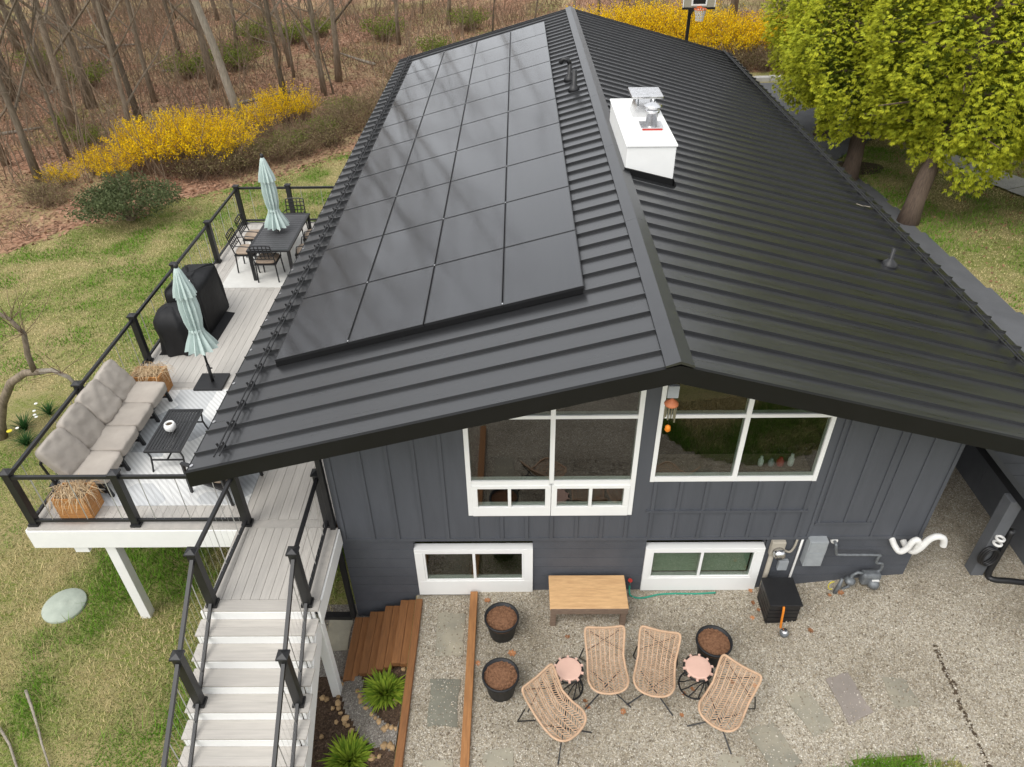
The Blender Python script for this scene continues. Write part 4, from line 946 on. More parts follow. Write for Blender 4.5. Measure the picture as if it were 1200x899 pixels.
def rock_mesh(seed):
    b = MB(); n, mth = 10, 6; V = []
    r_ = random.Random(seed); prof = []
    for i in range(mth + 1):
        t_ = math.pi * i / mth
        for k in range(n):
            a_ = 2 * math.pi * k / n; d = Vector((math.sin(t_) * math.cos(a_), math.sin(t_) * math.sin(a_), -math.cos(t_))); rr = 1 + .45 * noise.noise(d * 1.3 + Vector((seed * 5.1, 0, 0))); b.v.append(tuple(d * rr * .06))
    for i in range(mth):
        for k in range(n): k2 = (k + 1) % n; b.f.append((i * n + k, i * n + k2, (i + 1) * n + k2, (i + 1) * n + k))
    return b.mesh('border_rock', 'rock', (0, 0, 0), True)
rk = [rock_mesh(i) for i in range(5)]
ROCKS = [(-2.59, 5.79), (-2.61, 5.6), (-2.59, 5.5), (-2.57, 5.42), (-2.52, 5.34), (-2.44, 5.25), (-2.43, 5.18), (-2.38, 5.14), (-2.27, 5.54), (-2.15, 5.34), (-2.05, 5.23), (-1.99, 5.17), (-1.93, 5.11), (-1.84, 4.99), (-1.8, 5.01), (-1.74, 4.99), (-1.67, 4.96), (-1.74, 5.35), (-1.68, 5.82), (-1.81, 4.76), (-1.73, 4.75), (-1.68, 4.71), (-1.85, 4.63), (-1.95, 4.63), (-2.84, 5.61), (-2.74, 5.05), (-2.78, 5.59), (-2.56, 5.22), (-2.66, 5.44), (-2.33, 5.62), (-2.31, 5.06), (-2.24, 5.46)]
for i, (x, y) in enumerate(ROCKS):
    o = mobj(rk[i % 5], 'border_rock', None, (x, y, HP(x, y) + .02)); s = rnd.uniform(.5, .85); o.scale = (s * rnd.uniform(.8, 1.2), s, s * .75); o.rotation_euler = (0, 0, rnd.uniform(0, 6)); tag(o, 'fist-sized tan border rock edging the garden path', 'rock', 'border rocks along the garden path')
# things along the wall
bx = thing('slatted_box', 'black slatted box on the gravel under the electric meter', 'box', (3.7, 6.58, -.33))
b = MB().box(3.50, 3.90, 6.36, 6.80, -.335, .10); b.build('body', 'black_metal', bx)
for i in range(5): MB().box(3.49, 3.91, 6.345, 6.359, -.32 + i * .085, -.32 + i * .085 + .07).build('slat', 'black_metal', bx); MB().box(3.485, 3.499, 6.36, 6.80, -.32 + i * .085, -.32 + i * .085 + .07).build('slat', 'black_metal', bx); MB().box(3.901, 3.915, 6.36, 6.80, -.32 + i * .085, -.32 + i * .085 + .07).build('slat', 'black_metal', bx)
MB().box(3.47, 3.93, 6.33, 6.82, .105, .135).build('lid', 'black_metal', bx, bevel=.005)
hs_ = MB().pipe([(3.66, 6.325, .12), (3.66, 6.30, .05), (3.67, 6.29, -.12), (3.68, 6.27, -.28), (3.68, 6.22, -.31)], .017, 8).build('gas_hose', 'orange', None, True); tag(hs_, 'short orange hose hanging from the black slatted box', 'hose')
rg_ = thing('regulator', 'small shiny metal ball fitting on the gravel before the black box', 'fitting', (3.68, 6.14, HP(3.68, 6.14)))
z = HP(3.68, 6.14); MB().lathe([(.02, 0), (.055, .02), (.065, .055), (.055, .09), (.02, .11)], (3.68, 6.14, z), 16).build('ball', 'gas_grey', rg_, True); MB().lathe([(.05, .092), (.05, .10), (.02, .113)], (3.68, 6.14, z + .002), 16).build('cap', 'silver', rg_, True)
# meter
em = thing('electric_meter', 'beige electric meter with round glass dial and conduit on the wall', 'meter', (3.62, WY, -.2))
MB().box(3.53, 3.73, WY - .09, WY - .001, .50, .80).build('housing', 'beige_box', em, bevel=.02)
b = MB(); b.v = []; 
mtr = MB().lathe([(.085, 0), (.085, .05), (.075, .10), (.03, .115)], n=20); mo = mobj(mtr.mesh('dial', 'silver', (0, 0, 0), True), 'dial', em, (.02, -.088, .82)); mo.rotation_euler = (R(90), 0, 0)
MB().tube([(3.58, WY - .05, .50), (3.575, WY - .05, -.36)], .035, 10).build('conduit', 'beige_box', em, True)
MB().pipe([(3.73, WY - .04, .60), (3.82, WY - .05, .56), (3.87, WY - .04, .64), (3.89, WY - .03, .80)], .016, 8).build('cable', 'beige_box', em, True)
eb = MB().box(3.72, 3.86, WY - .06, WY - .001, .16, .36).build('junction_box', 'grey_box', None, bevel=.008); tag(eb, 'small grey junction box below the electric meter', 'box')
wc = MB().tube([(3.97, WY - .02, .80), (3.965, WY - .025, .4), (3.955, WY - .03, .0), (3.955, WY - .03, -.2)], .017, 8).build('white_conduit', 'pvc', None, True); tag(wc, 'white vertical conduit beside the grey electrical cabinet', 'conduit')
ebx = thing('electrical_cabinet', 'grey metal electrical cabinet on the dark wall', 'cabinet', (4.15, WY, .3))
MB().box(4.03, 4.29, WY - .13, WY - .001, .34, .86).build('body', 'grey_box', ebx, bevel=.006); MB().box(4.05, 4.27, WY - .137, WY - .131, .36, .62).build('door', 'grey_box', ebx); MB().box(4.05, 4.27, WY - .137, WY - .131, .64, .845).build('door', 'grey_box', ebx); MB().box(4.292, 4.31, WY - .10, WY - .06, .55, .70).build('switch', 'grey_box', ebx)
gt = thing('gas_meter', 'grey gas meter with bent supply pipe on the wall', 'meter', (5.0, WY, -.05))
MB().pipe([(4.42, WY - .01, .76), (4.42, WY - .09, .76), (4.43, WY - .10, .70), (4.47, WY - .10, .58), (4.54, WY - .10, .555), (5.06, WY - .10, .545), (5.08, WY - .10, .50), (5.09, WY - .10, .38), (5.18, WY - .10, .35), (5.19, WY - .10, .22), (5.12, WY - .10, .15)], .021, 8).build('supply_pipe', 'gas_grey', gt, True)
fo = mobj(MB().lathe([(.055, 0), (.05, .025)], n=14).mesh('wall_flange', 'pvc'), 'wall_flange', gt, (4.42 - 5.0, -.005, .81)); fo.rotation_euler = (R(90), 0, 0)
MB().box(4.93, 5.20, WY - .20, WY - .06, -.02, .20).build('meter_body', 'gas_grey', gt, bevel=.04); MB().lathe([(.08, 0), (.085, .05), (.06, .10), (.02, .11)], (5.10, WY - .205, 0), 16).build('regulator', 'gas_grey', gt, True)
MB().box(5.06, 5.16, WY - .225, WY - .201, .05, .12).build('index_window', 'pvc', gt)
MB().tube([(4.95, WY - .13, .18), (4.86, WY - .13, .20), (4.80, WY - .13, .14), (4.80, WY - .14, -.1), (4.70, WY - .16, -.14)], .024, 8).build('riser_pipe', 'gas_grey', gt, True); MB().lathe([(.075, 0), (.08, .03), (.05, .07)], (4.78, WY - .15, .02), 14).build('valve', 'gas_grey', gt, True)
gm_ = thing('gas_riser', 'slanted grey gas riser with a yellow ring at the gravel edge', 'pipe', (4.62, WY - .2, -.12))
MB().tube([(4.58, WY - .22, -.16), (4.62, WY - .20, .0), (4.64, WY - .18, .12)], [.03, .03, .02], 8).build('pipe', 'gas_grey', gm_, True); MB().tube([(4.50 + .05 * math.cos(a_), WY - .22, .02 + .085 * math.sin(a_)) for a_ in np.linspace(1.2, 5.2, 12)], .008, 6).build('ring', 'yellow_plastic', gm_, True)
pv = thing('vent_elbows', 'white plastic vent pipes with two curled elbows on the wall', 'pipe', (5.4, WY, .8))
MB().pipe([(5.22, WY, .80), (5.23, WY - .12, .76), (5.27, WY - .20, .74), (5.33, WY - .22, .82), (5.37, WY - .22, .96), (5.42, WY - .22, 1.0), (5.46, WY - .22, .93), (5.47, WY - .20, .80), (5.47, WY - .10, .76)], .043, 12).build('pipe', 'pvc', pv, True)
MB().pipe([(5.40, WY, .74), (5.41, WY - .10, .72), (5.45, WY - .20, .74), (5.50, WY - .24, .86), (5.56, WY - .24, 1.02), (5.65, WY - .24, 1.09), (5.75, WY - .24, 1.05), (5.79, WY - .24, .95), (5.795, WY - .24, .90)], .045, 12).build('pipe', 'pvc', pv, True)
# hose and spigot
hz = thing('garden_hose', 'green garden hose lying along the foot of the wall from a red spigot', 'hose', (1.62, 6.9, -.34))
MB().pipe([(1.60, WY - .07, -.14), (1.60, WY - .09, -.24), (1.62, WY - .12, -.325), (1.72, WY - .16, -.332), (1.85, WY - .15, -.332), (2.05, WY - .10, -.332), (2.3, WY - .085, -.332), (2.6, WY - .09, -.332), (2.9, WY - .075, -.328)], .014, 8).build('hose', 'hose_green', hz, True)
MB().tube([(1.60, WY, -.06), (1.60, WY - .07, -.06), (1.60, WY - .075, -.14)], .014, 8).build('spigot', 'gas_grey', hz, True); MB().lathe([(.035, 0), (.035, .012)], (1.60, WY - .07, -.045), 12).build('handle', 'red', hz)
# fallen leaves
lm = MB(); lp = [(0, -.09), (.03, -.05), (.07, -.05), (.045, -.01), (.08, .03), (.035, .035), (.03, .08), (0, .06), (-.03, .08), (-.035, .035), (-.08, .03), (-.045, -.01), (-.07, -.05), (-.03, -.05)]
lm.add([(x, y, .006 + .018 * (abs(x) * 8) ** 2 * .3 + .01 * abs(y) * 5) for x, y in lp] + [(0, 0, .004)], [(i, (i + 1) % 14, 14) for i in range(14)])
lmesh = lm.mesh('fallen_leaf', 'leaf_dead')
for i, (x, y) in enumerate([(3.40, 6.70), (3.33, 6.45), (4.06, 6.17), (.64, 6.16), (-.15, 5.9), (-.52, 6.78), (2.81, 5.46), (2.13, 5.30), (3.10, 5.40), (-.62, 5.75), (.85, 5.12), (.82, 5.20), (2.26, 5.36), (2.36, 5.48), (3.42, 6.92), (3.45, 6.58), (4.66, 6.74), (4.50, 6.72), (-.98, 4.2), (2.05, 5.0), (1.30, 5.05)]):
    o = mobj(lmesh, 'fallen_leaf', None, (x, y, HP(x, y) + .003)); s = rnd.uniform(.4, .8); o.scale = (s, s * rnd.uniform(.6, 1), s * 2.5); o.rotation_euler = (rnd.uniform(-.2, .2), rnd.uniform(-.2, .2), rnd.uniform(0, 6)); tag(o, 'curled rust brown oak leaf lying on the gravel', 'leaf', 'dead leaves on the gravel')
# dark seam of debris in the gravel
r_ = random.Random(4); b = MB(); px_ = [(5.56, 5.80), (5.52, 5.49), (5.53, 5.25), (5.49, 4.9), (5.49, 4.58), (5.47, 4.2), (5.45, 3.7)]
for (ax, ay), (bx_, by) in zip(px_, px_[1:]):
    for k in range(26):
        t_ = r_.random(); x, y = ax + (bx_ - ax) * t_ + r_.gauss(0, .013), ay + (by - ay) * t_; b.obox((x, y, HP(x, y) + .004), (r_.uniform(.01, .03), r_.uniform(.01, .035), .008), Matrix.Rotation(r_.uniform(0, 3), 3, 'Z'))
tag(b.build('debris_line', 'dirt'), 'dark line of dirt debris across the gravel', 'debris', kind='stuff')
# wind chime
wch = thing('wind_chime', 'wind chime with rust disc and tubes hanging under the gable peak', 'wind chime', (1.66, 6.32, 3.4))
MB().box(1.60, 1.72, 6.30, 6.34, 3.86, 4.02).build('hanger_block', 'grey_box', wch); MB().tube([(1.66, 6.32, 4.02), (1.66, 6.32, 4.17)], .003, 4).build('cord', 'black_metal', wch)
MB().lathe([(.01, 3.84), (.075, 3.78), (.08, 3.765), (.075, 3.755)], (1.66, 6.32, 0), 16).build('disc', 'rust_disc', wch, True)
for k in range(6): a_ = k * 1.047; MB().tube([(1.66 + .06 * math.cos(a_), 6.32 + .06 * math.sin(a_), 3.76), (1.66 + .06 * math.cos(a_), 6.32 + .06 * math.sin(a_), 3.50 + .02 * k)], .009, 6).build('tube', 'chime_tube', wch)
MB().tube([(1.66, 6.32, 3.76), (1.66, 6.32, 3.42)], .002, 4).build('cord', 'black_metal', wch); MB().lathe([(.01, 3.36), (.035, 3.39), (.03, 3.44), (.01, 3.46)], (1.66, 6.32, 0), 10).build('clapper_sail', 'orange', wch, True)
# window sill ornaments
for x, r0, h_, m_, lab in ((3.20, .035, .16, 'pvc', 'white bottle on the kitchen window sill'), (3.46, .05, .14, 'red', 'red jar on the kitchen window sill'), (3.60, .04, .2, 'pvc', 'tall pale vase on the kitchen window sill, right of the red jar'), (3.34, .04, .12, 'grey_box', 'small grey cup on the kitchen window sill')):
    o = MB().lathe([(r0 * .8, 0), (r0, .03), (r0, h_ * .6), (r0 * .5, h_ * .8), (r0 * .55, h_)], (x, WY + .22, 2.0), 14).build('sill_jar', m_, None, True); tag(o, lab, 'jar')
sl = MB().box(1.72, 3.85, WY + .152, WY + .45, 1.94, 1.999).build('sill', 'bench_grey', house)

# ------------------------------------------------------------------ right side: retaining wall and side porch
rw = thing('retaining_wall', 'dark grey painted retaining wall beside the gravel side yard', 'wall', (7.5, 9, 0))
for i in range(6): MB().box(7.46, 7.66, 5.4 + i * 3.2, 5.4 + i * 3.2 + 3.19, -.3, 1.0).build('wall_block', 'retain', rw)
pc = thing('side_porch', 'black framed side porch raised beside the house under the eave', 'porch', (7.6, 9, 1.0))
MB().box(6.66, 6.76, 6.60, 14.0, 1.54, 1.67).build('edge_beam', 'black_metal', pc)
for i in range(30): MB().box(6.765, 8.3, 6.62 + i * .245, 6.62 + i * .245 + .238, 1.60, 1.635).build('floor_board', 'porch_board', pc)
for y in (7.02, 13.8): MB().box(6.58, 6.76, y - .09, y + .09, -.02, 1.539).build('post', 'retain', pc, bevel=.006)
pp = MB().pipe([(6.82, 6.94, .98), (6.82, 6.93, .5), (6.80, 6.90, .10), (6.86, 6.84, .04), (7.1, 6.80, .05), (7.6, 6.72, .05)], .045, 10).build('drain_pipe', 'black_metal', None, True); tag(pp, 'black drain pipe running down the porch post and along the gravel', 'pipe')
hk = thing('cable_coil', 'coiled black cable with white ties hanging on the porch post', 'cable', (6.70, 6.90, .5))
for k in range(3): MB().tube([(6.62 + .10 * math.cos(a_) + k * .02, 6.90 - .02 * k, .50 + .17 * math.sin(a_)) for a_ in np.linspace(0, 6.28, 20)], .018, 7, False).build('coil', 'black_metal', hk, True)
for zz_ in (.78, .88): MB().tube([(6.66 + .05 * math.cos(a_), 6.88 + .05 * math.sin(a_), zz_) for a_ in np.linspace(0, 6.28, 12)], .02, 6, False).build('tie', 'pvc', hk, True)

# ------------------------------------------------------------------ left lawn bits
ld = thing('septic_lid', 'round pale green septic lid set in the lawn', 'lid', (-7.33, 7.2, H(-7.33, 7.2)))
z = H(-7.33, 7.2); MB().lathe([(.33, -.05), (.33, .035), (.32, .045), (.15, .052), (.06, .055), (.05, .06), (.01, .06)], (-7.33, 7.2, z), 36).build('cover', 'lid_green', ld, True)
def stick(pts, r0, lab):
    P = [(x, y, H(x, y) + .05 + dz) for x, y, dz in pts]; o = MB().tube(P, [r0 * (1 - .12 * i) for i in range(len(P))], 6).build('fallen_branch', 'bark_pale', None, True); tag(o, lab, 'branch')
stick([(-7.1, 5.69, .08), (-6.9, 5.45, .03), (-6.66, 5.15, .0), (-6.5, 4.95, .03), (-6.25, 4.65, 0)], .022, 'long pale fallen branch lying on the lawn below the septic lid')
stick([(-7.3, 5.25, .02), (-6.95, 4.95, .0), (-6.6, 4.55, 0)], .02, 'short fallen branch on the lawn')
MB_l = MB().tube([(6.32, 13.02, zr(6.32) + .02), (6.42, 12.95, zr(6.42) + .03), (6.5, 13.02, zr(6.5) + .02), (6.58, 12.98, zr(6.55) + .03)], .008, 5).build('twig', 'bark_pale'); tag(MB_l, 'thin pale twig lying on the right roof slope', 'twig')

# ------------------------------------------------------------------ vegetation
def tree_mesh(seed, hgt, r0, nb_, lean=0, up=.75, start=.35, spread=.42, twigs=True, depth=3, m='bark'):
    r_ = random.Random(seed); tr = MB(); br = MB()
    pts = []; p = Vector((0, 0, -.15)); d = Vector((lean, 0, 1)).normalized(); n = 9; ca = r_.uniform(0, 6.28)
    for i in range(n + 1):
        pts.append(p.copy()); d = (d + Vector((r_.uniform(-.06, .06), r_.uniform(-.06, .06), .04))).normalized(); p = p + d * hgt / n
    rs = [r0 * (1 - .80 * (i / n) ** .9) for i in range(n + 1)]; rs[0] *= 1.35
    tr.tube(pts, rs, 9)
    def grow(p, d, L, r, lev):
        k = 4; P = [p.copy()]; q = p.copy(); dd = d.copy()
        for i in range(k):
            dd = (dd + Vector((r_.uniform(-.22, .22), r_.uniform(-.22, .22), r_.uniform(-.08, .20)))).normalized(); q = q + dd * L / k; P.append(q.copy())
        br.tube(P, [r * (1 - .75 * i / k) for i in range(k + 1)], 5 if lev == 0 else 3, False)
        if lev < depth - 1:
            for j in range(4 if lev == 0 else 3):
                t_ = r_.uniform(.3, 1.0); i = min(k - 1, int(t_ * k)); a_ = P[i].lerp(P[i + 1], t_ * k - i); ax = Vector((r_.uniform(-1, 1), r_.uniform(-1, 1), r_.uniform(-.3, .9))).normalized()
                grow(a_, (dd * .55 + ax * .6).normalized(), L * r_.uniform(.4, .65), max(.006, r * .5), lev + 1)
    for i in range(nb_):
        t_ = start + (1 - start) * (i + r_.random()) / nb_; f = t_ * n; k = min(n - 1, int(f)); a_ = pts[k].lerp(pts[k + 1], f - k); az = i * 2.4 + r_.uniform(-.5, .5)
        d = Vector((math.cos(az), math.sin(az), up + r_.uniform(-.2, .4))).normalized(); grow(a_, d, hgt * spread * (1.15 - t_ * .75) * r_.uniform(.6, 1.1), r0 * .42 * (1.1 - t_ * .8), 0)
    return tr.mesh('trunk', m, (0, 0, 0), True), br.mesh('branches', m)
variants = [tree_mesh(s, hh, rr, nb2, ln, .75, st_) for s, hh, rr, nb2, ln, st_ in ((1, 19, .155, 15, .02, .12), (2, 17, .125, 14, .06, .10), (3, 21, .20, 15, 0, .14), (4, 14, .075, 13, .08, .08), (5, 9, .05, 12, .10, .08), (6, 18, .14, 15, -.05, .12))]
VLAB = ('tall straight bare tree', 'slim bare tree leaning a little', 'thick-trunked tall bare tree', 'thin bare young tree', 'very thin bare sapling', 'bare tree with a slight backward lean')
def bare_tree(x, y, var, s, rz, lab=None, group='bare trees in the woods', mset=None):
    a_, b_ = mset or variants[var]
    lab = lab or VLAB[var] + (' on the leaf litter near the lawn edge' if y < edge_y(x) + 9 else ' deeper in the leaf-strewn woods' if y < edge_y(x) + 26 else ' far back in the woods')
    t_ = thing('bare_tree', lab, 'tree', (x, y, H(x, y)), group); mobj(a_, 'trunk', t_); mobj(b_, 'branches', t_); t_.scale = (s, s, s); t_.rotation_euler = (0, 0, rz); return t_
TR = [(-18.41, 27.01, 0), (-18.28, 29.22, 3), (-18.0, 29.92, 4), (-20.69, 36.32, 2), (-16.66, 31.35, 1), (-17.09, 33.45, 0), (-17.78, 36.77, 5), (-15.5, 38.75, 2), (-9.63, 37.89, 3), (-9.3, 38.2, 4), (-9.9, 38.4, 3), (-17.44, 48.61, 1), (-16.79, 52.98, 3), (-11.39, 53.45, 4), (-6.88, 58.08, 4), (-24.93, 37.34, 2), (-24.8, 40.44, 0), (-20.8, 28.91, 1), (-25.04, 48.13, 2), (-20.73, 47.89, 5), (-9.5, 40.5, 0), (-12.6, 43, 1), (-7.4, 49, 5), (-11.2, 36.3, 1), (-4.6, 53, 1), (-11.9, 40.69, 3), (-12.78, 47.46, 3), (-10.21, 57.69, 4)]
for x, y, vr in TR: bare_tree(x, y, vr, rnd.uniform(.85, 1.1), rnd.uniform(0, 6.28))
r_ = random.Random(21); placed = [(a_, b_) for a_, b_, _ in TR]; cnt = 0
while cnt < 80:
    x, y = r_.uniform(-46, 26), r_.uniform(24, 92)
    if y < edge_y(x) + (6 if x > -6 else 5) or min(math.hypot(x - a_, y - b_) for a_, b_ in placed) < 2.0: continue
    if abs(x) < 14 and y < 44: continue
    if x > 3 and y < 50: continue
    if -.36 < x / y < .12: continue
    placed.append((x, y)); bare_tree(x, y, r_.randrange(6), r_.uniform(.8, 1.15), r_.uniform(0, 6.28)); cnt += 1
for x, y, vr in ((3.4, 47.2, 4), (4.6, 46.0, 3), (6.6, 45.6, 3), (9.9, 46.5, 5), (12.5, 47, 2), (1.0, 49, 4), (14.5, 44.5, 0), (-1.5, 46.5, 4), (17, 47, 2)): bare_tree(x, y, vr, 1.0, r_.uniform(0, 6.28), 'bare tree rising behind the yellow shrubs past the roof', 'bare trees behind the back shrubs')
for x, y, vr in ((20, 30, 2), (23, 36, 0), (26, 29, 2), (19, 38, 5), (28, 40, 2), (22, 44, 0), (31, 34, 5), (17.5, 33.5, 1)): bare_tree(x, y, vr, 1.1, r_.uniform(0, 6.28), 'tall bare tree added across the driveway to darken the roof reflection', 'added bare trees across the driveway')  # added trees, mostly hidden, blocking sky from the right slope's reflection
pale = tree_mesh(31, 17, .20, 13, -.10, .75, .4, m='bark_pale'); bare_tree(-12.11, 32.6, 0, 1.0, .2, 'pale grey leaning tree trunk rising out of the yellow shrubs', None, pale)
old = MB(); 
ot = thing('gnarled_tree', 'gnarled bare tree with a forked bent limb on the lawn', 'tree', (-10.6, 11.4, H(-10.6, 11.4)))
zg = H(-10.6, 11.4)
MB().tube([(-10.75, 11.35, zg - .1), (-10.55, 11.32, zg + .4), (-10.2, 11.25, zg + 1.0), (-9.75, 11.15, zg + 1.55), (-9.3, 11.05, zg + 1.85), (-8.9, 10.95, zg + 1.95)], [.12, .10, .085, .078, .07, .06], 9).build('trunk', 'bark', ot, True)
MB().tube([(-10.85, 11.4, zg - .1), (-10.95, 11.4, zg + .7), (-11.0, 11.4, zg + 1.5), (-11.3, 11.5, zg + 2.3)], [.10, .085, .07, .045], 8).build('trunk', 'bark', ot, True)
MB().tube([(-9.05, 10.98, zg + 1.92), (-9.0, 10.95, zg + 2.3), (-8.85, 10.92, zg + 2.8), (-8.95, 10.9, zg + 3.1), (-9.25, 10.9, zg + 3.4), (-9.6, 10.9, zg + 3.55)], [.055, .052, .046, .038, .026, .012], 7).build('limb', 'bark', ot, True)
MB().tube([(-8.9, 10.95, zg + 1.95), (-8.65, 10.92, zg + 2.0), (-8.4, 10.9, zg + 1.85), (-8.3, 10.9, zg + 1.6)], [.058, .045, .038, .03], 7).build('limb', 'bark_pale', ot, True)
b = MB(); r_ = random.Random(9)
for k in range(46):
    p = Vector(r_.choice([(-8.85, 10.92, zg + 2.8), (-9.25, 10.9, zg + 3.4), (-8.5, 10.9, zg + 1.95), (-8.95, 10.9, zg + 3.1), (-9.5, 10.9, zg + 3.5)])); P = [p]; d = Vector((r_.uniform(-1, 1), r_.uniform(-1, 1), r_.uniform(.1, 1.2))).normalized()
    for i in range(4): d = (d + Vector((r_.uniform(-.4, .4), r_.uniform(-.4, .4), r_.uniform(-.2, .3)))).normalized(); p = p + d * r_.uniform(.12, .3); P.append(p)
    b.tube(P, [.008, .006, .005, .004, .002], 3, False)
b.build('twigs', 'twig', ot)

def col_rand(n, c1, c2, r_, lo=.75, hi=1.2): t_ = r_.random((n, 1)); return (np.array(c1) * (1 - t_) + np.array(c2) * t_) * r_.uniform(lo, hi, (n, 1))
def shrub(seed, rad, hgt, nst, petal, leafcols, nlf, size, stemr=.008, low=.25, arch=1.0, jit=.05):
    """arching stems with leaves or petals along them"""
    r_ = np.random.default_rng(seed); b = MB(); P = []; 
    for i in range(nst):
        a_ = r_.uniform(0, 6.28); l = r_.uniform(.55, 1.0); x0, y0 = r_.normal(0, rad * .22, 2); k = 6; pts = []
        for j in range(k + 1):
            t_ = j / k; pts.append((x0 + math.cos(a_) * rad * l * t_ ** 1.3, y0 + math.sin(a_) * rad * l * t_ ** 1.3, hgt * r_.uniform(.97, 1.03) * (1.25 * t_ - .45 * arch * l * t_ * t_) * (.6 + .5 * (1.1 - l))))
        pts = [(x + r_.normal(0, .03), y + r_.normal(0, .03), max(z, .0)) for x, y, z in pts]
        b.tube(pts, [stemr * (1 - .7 * j / k) for j in range(k + 1)], 3, False); P.append(pts)
    P = np.array(P); n = nlf; si = r_.integers(0, nst, n); t_ = low + (1 - low) * r_.random(n) ** .8; f = t_ * 6; i0 = np.minimum(f.astype(int), 5); fr = (f - i0)[:, None]
    c = P[si, i0] * (1 - fr) + P[si, i0 + 1] * fr + r_.normal(0, jit, (n, 3)); U = unit(r_.normal(0, 1, (n, 3))) * size * r_.uniform(.6, 1.3, (n, 1)); W = unit(np.cross(U, r_.normal(0, 1, (n, 3)))) * size * .33
    V_ = diam(c, U, W); C = np.repeat(col_rand(n, *leafcols, r_), 4, 0)
    return b.mesh('stems', 'twig'), np_mesh('leaves', V_, qfaces(n), petal, C)
FORS = [shrub(40 + i, 1.5, 1.7, 110, 'petal', ((.92, .64, .01), (.78, .52, .01)), 3900, .062, .010, .40, .70, .032) for i in range(4)]
def plant2(name, cat, lab, group, x, y, ms, s, sz=1, nm2='flowers'):
    t_ = thing(name, lab, cat, (x, y, H(x, y) - .02), group); mobj(ms[0], 'stems', t_); mobj(ms[1], nm2, t_); t_.scale = (s, s, s * sz); t_.rotation_euler = (0, 0, rnd.uniform(0, 6.28)); return t_
for i, (x, y, s, sz) in enumerate([(-16.9, 26.2, .5, .9), (-16.1, 27.2, .45, 1.3), (-15.2, 26.6, .7, .8), (-14.3, 27.0, .85, 1), (-13.2, 27.2, 1.0, 1.1), (-12.1, 27.6, 1.0, 1.0), (-11.4, 28.4, .9, 1.0), (-13.4, 29.0, .6, 1.7), (-12.2, 29.6, .75, 1.2), (-10.9, 31.8, .7, 1.2), (-10.2, 32.9, .8, 1.2), (-14.9, 28.3, .5, 1.9), (-9.7, 33.8, .55, 1.1)]):
    plant2('forsythia_shrub', 'shrub', 'yellow flowering shrub at the lawn edge behind the green bush', 'yellow shrubs at the lawn edge', x, y, FORS[i % 4], s, sz * 1.2)
for i, (x, y, s) in enumerate([(4.6, 39.3, 1.1), (5.8, 38.8, 1.2), (6.9, 38.4, 1.25), (8.1, 37.9, 1.2), (9.2, 37.4, 1.2), (10.3, 36.7, 1.2), (11.4, 36.8, 1.1), (12.6, 37.2, 1.1), (6.3, 40.6, 1.1), (8.7, 39.8, 1.2), (11.0, 39.0, 1.1), (3.6, 40.8, 1.0), (7.5, 36.3, .9), (13.5, 38.5, 1.1)]):
    plant2('forsythia_shrub', 'shrub', 'yellow flowering shrub in the bank behind the basketball hoop', 'yellow shrubs behind the hoop', x, y, FORS[(i + 1) % 4], s, 1.15)
BRAM = [shrub(60 + i, 1.3, 1.3, 150, 'litter', ((.26, .19, .11), (.17, .17, .06)), 1500, .05, .007, .1) for i in range(3)]
BR = [(-10.6, 27.8), (-9.6, 28.6), (-8.7, 29.3), (-7.9, 30.4), (-7.2, 31.8), (-9.2, 31.0), (-8.2, 33.2), (-12.2, 26.8), (-11.2, 27.3), (-9.9, 30.2), (-6.6, 33.2), (-7.4, 35.2), (-5.6, 35.6), (-17.4, 25.2), (-16.6, 24.6), (10.2, 35.2), (11.2, 35.1), (9.0, 35.6), (12.4, 35.4), (7.8, 35.2), (6.8, 36.0), (-4.2, 36.8), (-2.4, 38.0), (-.8, 39.2), (1.0, 40.2), (2.6, 39.8), (-3.2, 40.5), (-6.0, 39.5), (.2, 43)]
for i, (x, y) in enumerate(BR): plant2('bramble_thicket', 'thicket', 'tangled brown leafless bramble thicket at the edge of the woods', 'bramble thickets', x, y, BRAM[i % 3], rnd.uniform(.85, 1.15), rnd.uniform(.8, 1.1), 'leaves')
def leafy_bush(seed, rx_, rz_, n, cols, size, clump=16, flat=.6):
    r_ = np.random.default_rng(seed); d = unit(r_.normal(0, 1, (clump, 3))); d[:, 2] = np.abs(d[:, 2]) * .9 + .05; cc = d * np.array([rx_, rx_, rz_]) * r_.uniform(.55, .95, (clump, 1)); cc[:, 2] += rz_ * .35
    k = r_.integers(0, clump, n); p = cc[k] + unit(r_.normal(0, 1, (n, 3))) * r_.uniform(.5, 1, (n, 1)) * np.array([rx_ * .38, rx_ * .38, rz_ * .26])
    U = unit(r_.normal(0, 1, (n, 3))) * size * r_.uniform(.6, 1.3, (n, 1)); W = unit(np.cross(U, r_.normal(0, 1, (n, 3)))) * size * .4
    b = MB(); rr = random.Random(seed)
    for q in cc: b.tube([(rr.uniform(-.1, .1), rr.uniform(-.1, .1), -.1), tuple(q * .45 + np.array([0, 0, .1])), tuple(q)], [.035, .022, .008], 5, False)
    return b.mesh('stems', 'bark'), np_mesh('leaves', diam(p, U, W), qfaces(n), 'foliage', np.repeat(col_rand(n, *cols, r_), 4, 0))
gb = leafy_bush(71, 1.45, 1.0, 9000, ((.075, .10, .042), (.15, .175, .08)), .07, 30)
t_ = plant2('round_bush', 'bush', 'dark green rounded bush with bare stems on the lawn', None, -13.0, 22.9, gb, 1.05, 1.0, 'crown'); t_.location.z += .25
sb = shrub(72, 1.1, 1.2, 90, 'foliage', ((.11, .17, .025), (.24, .29, .05)), 1500, .085, .008, .3, .9, .10)
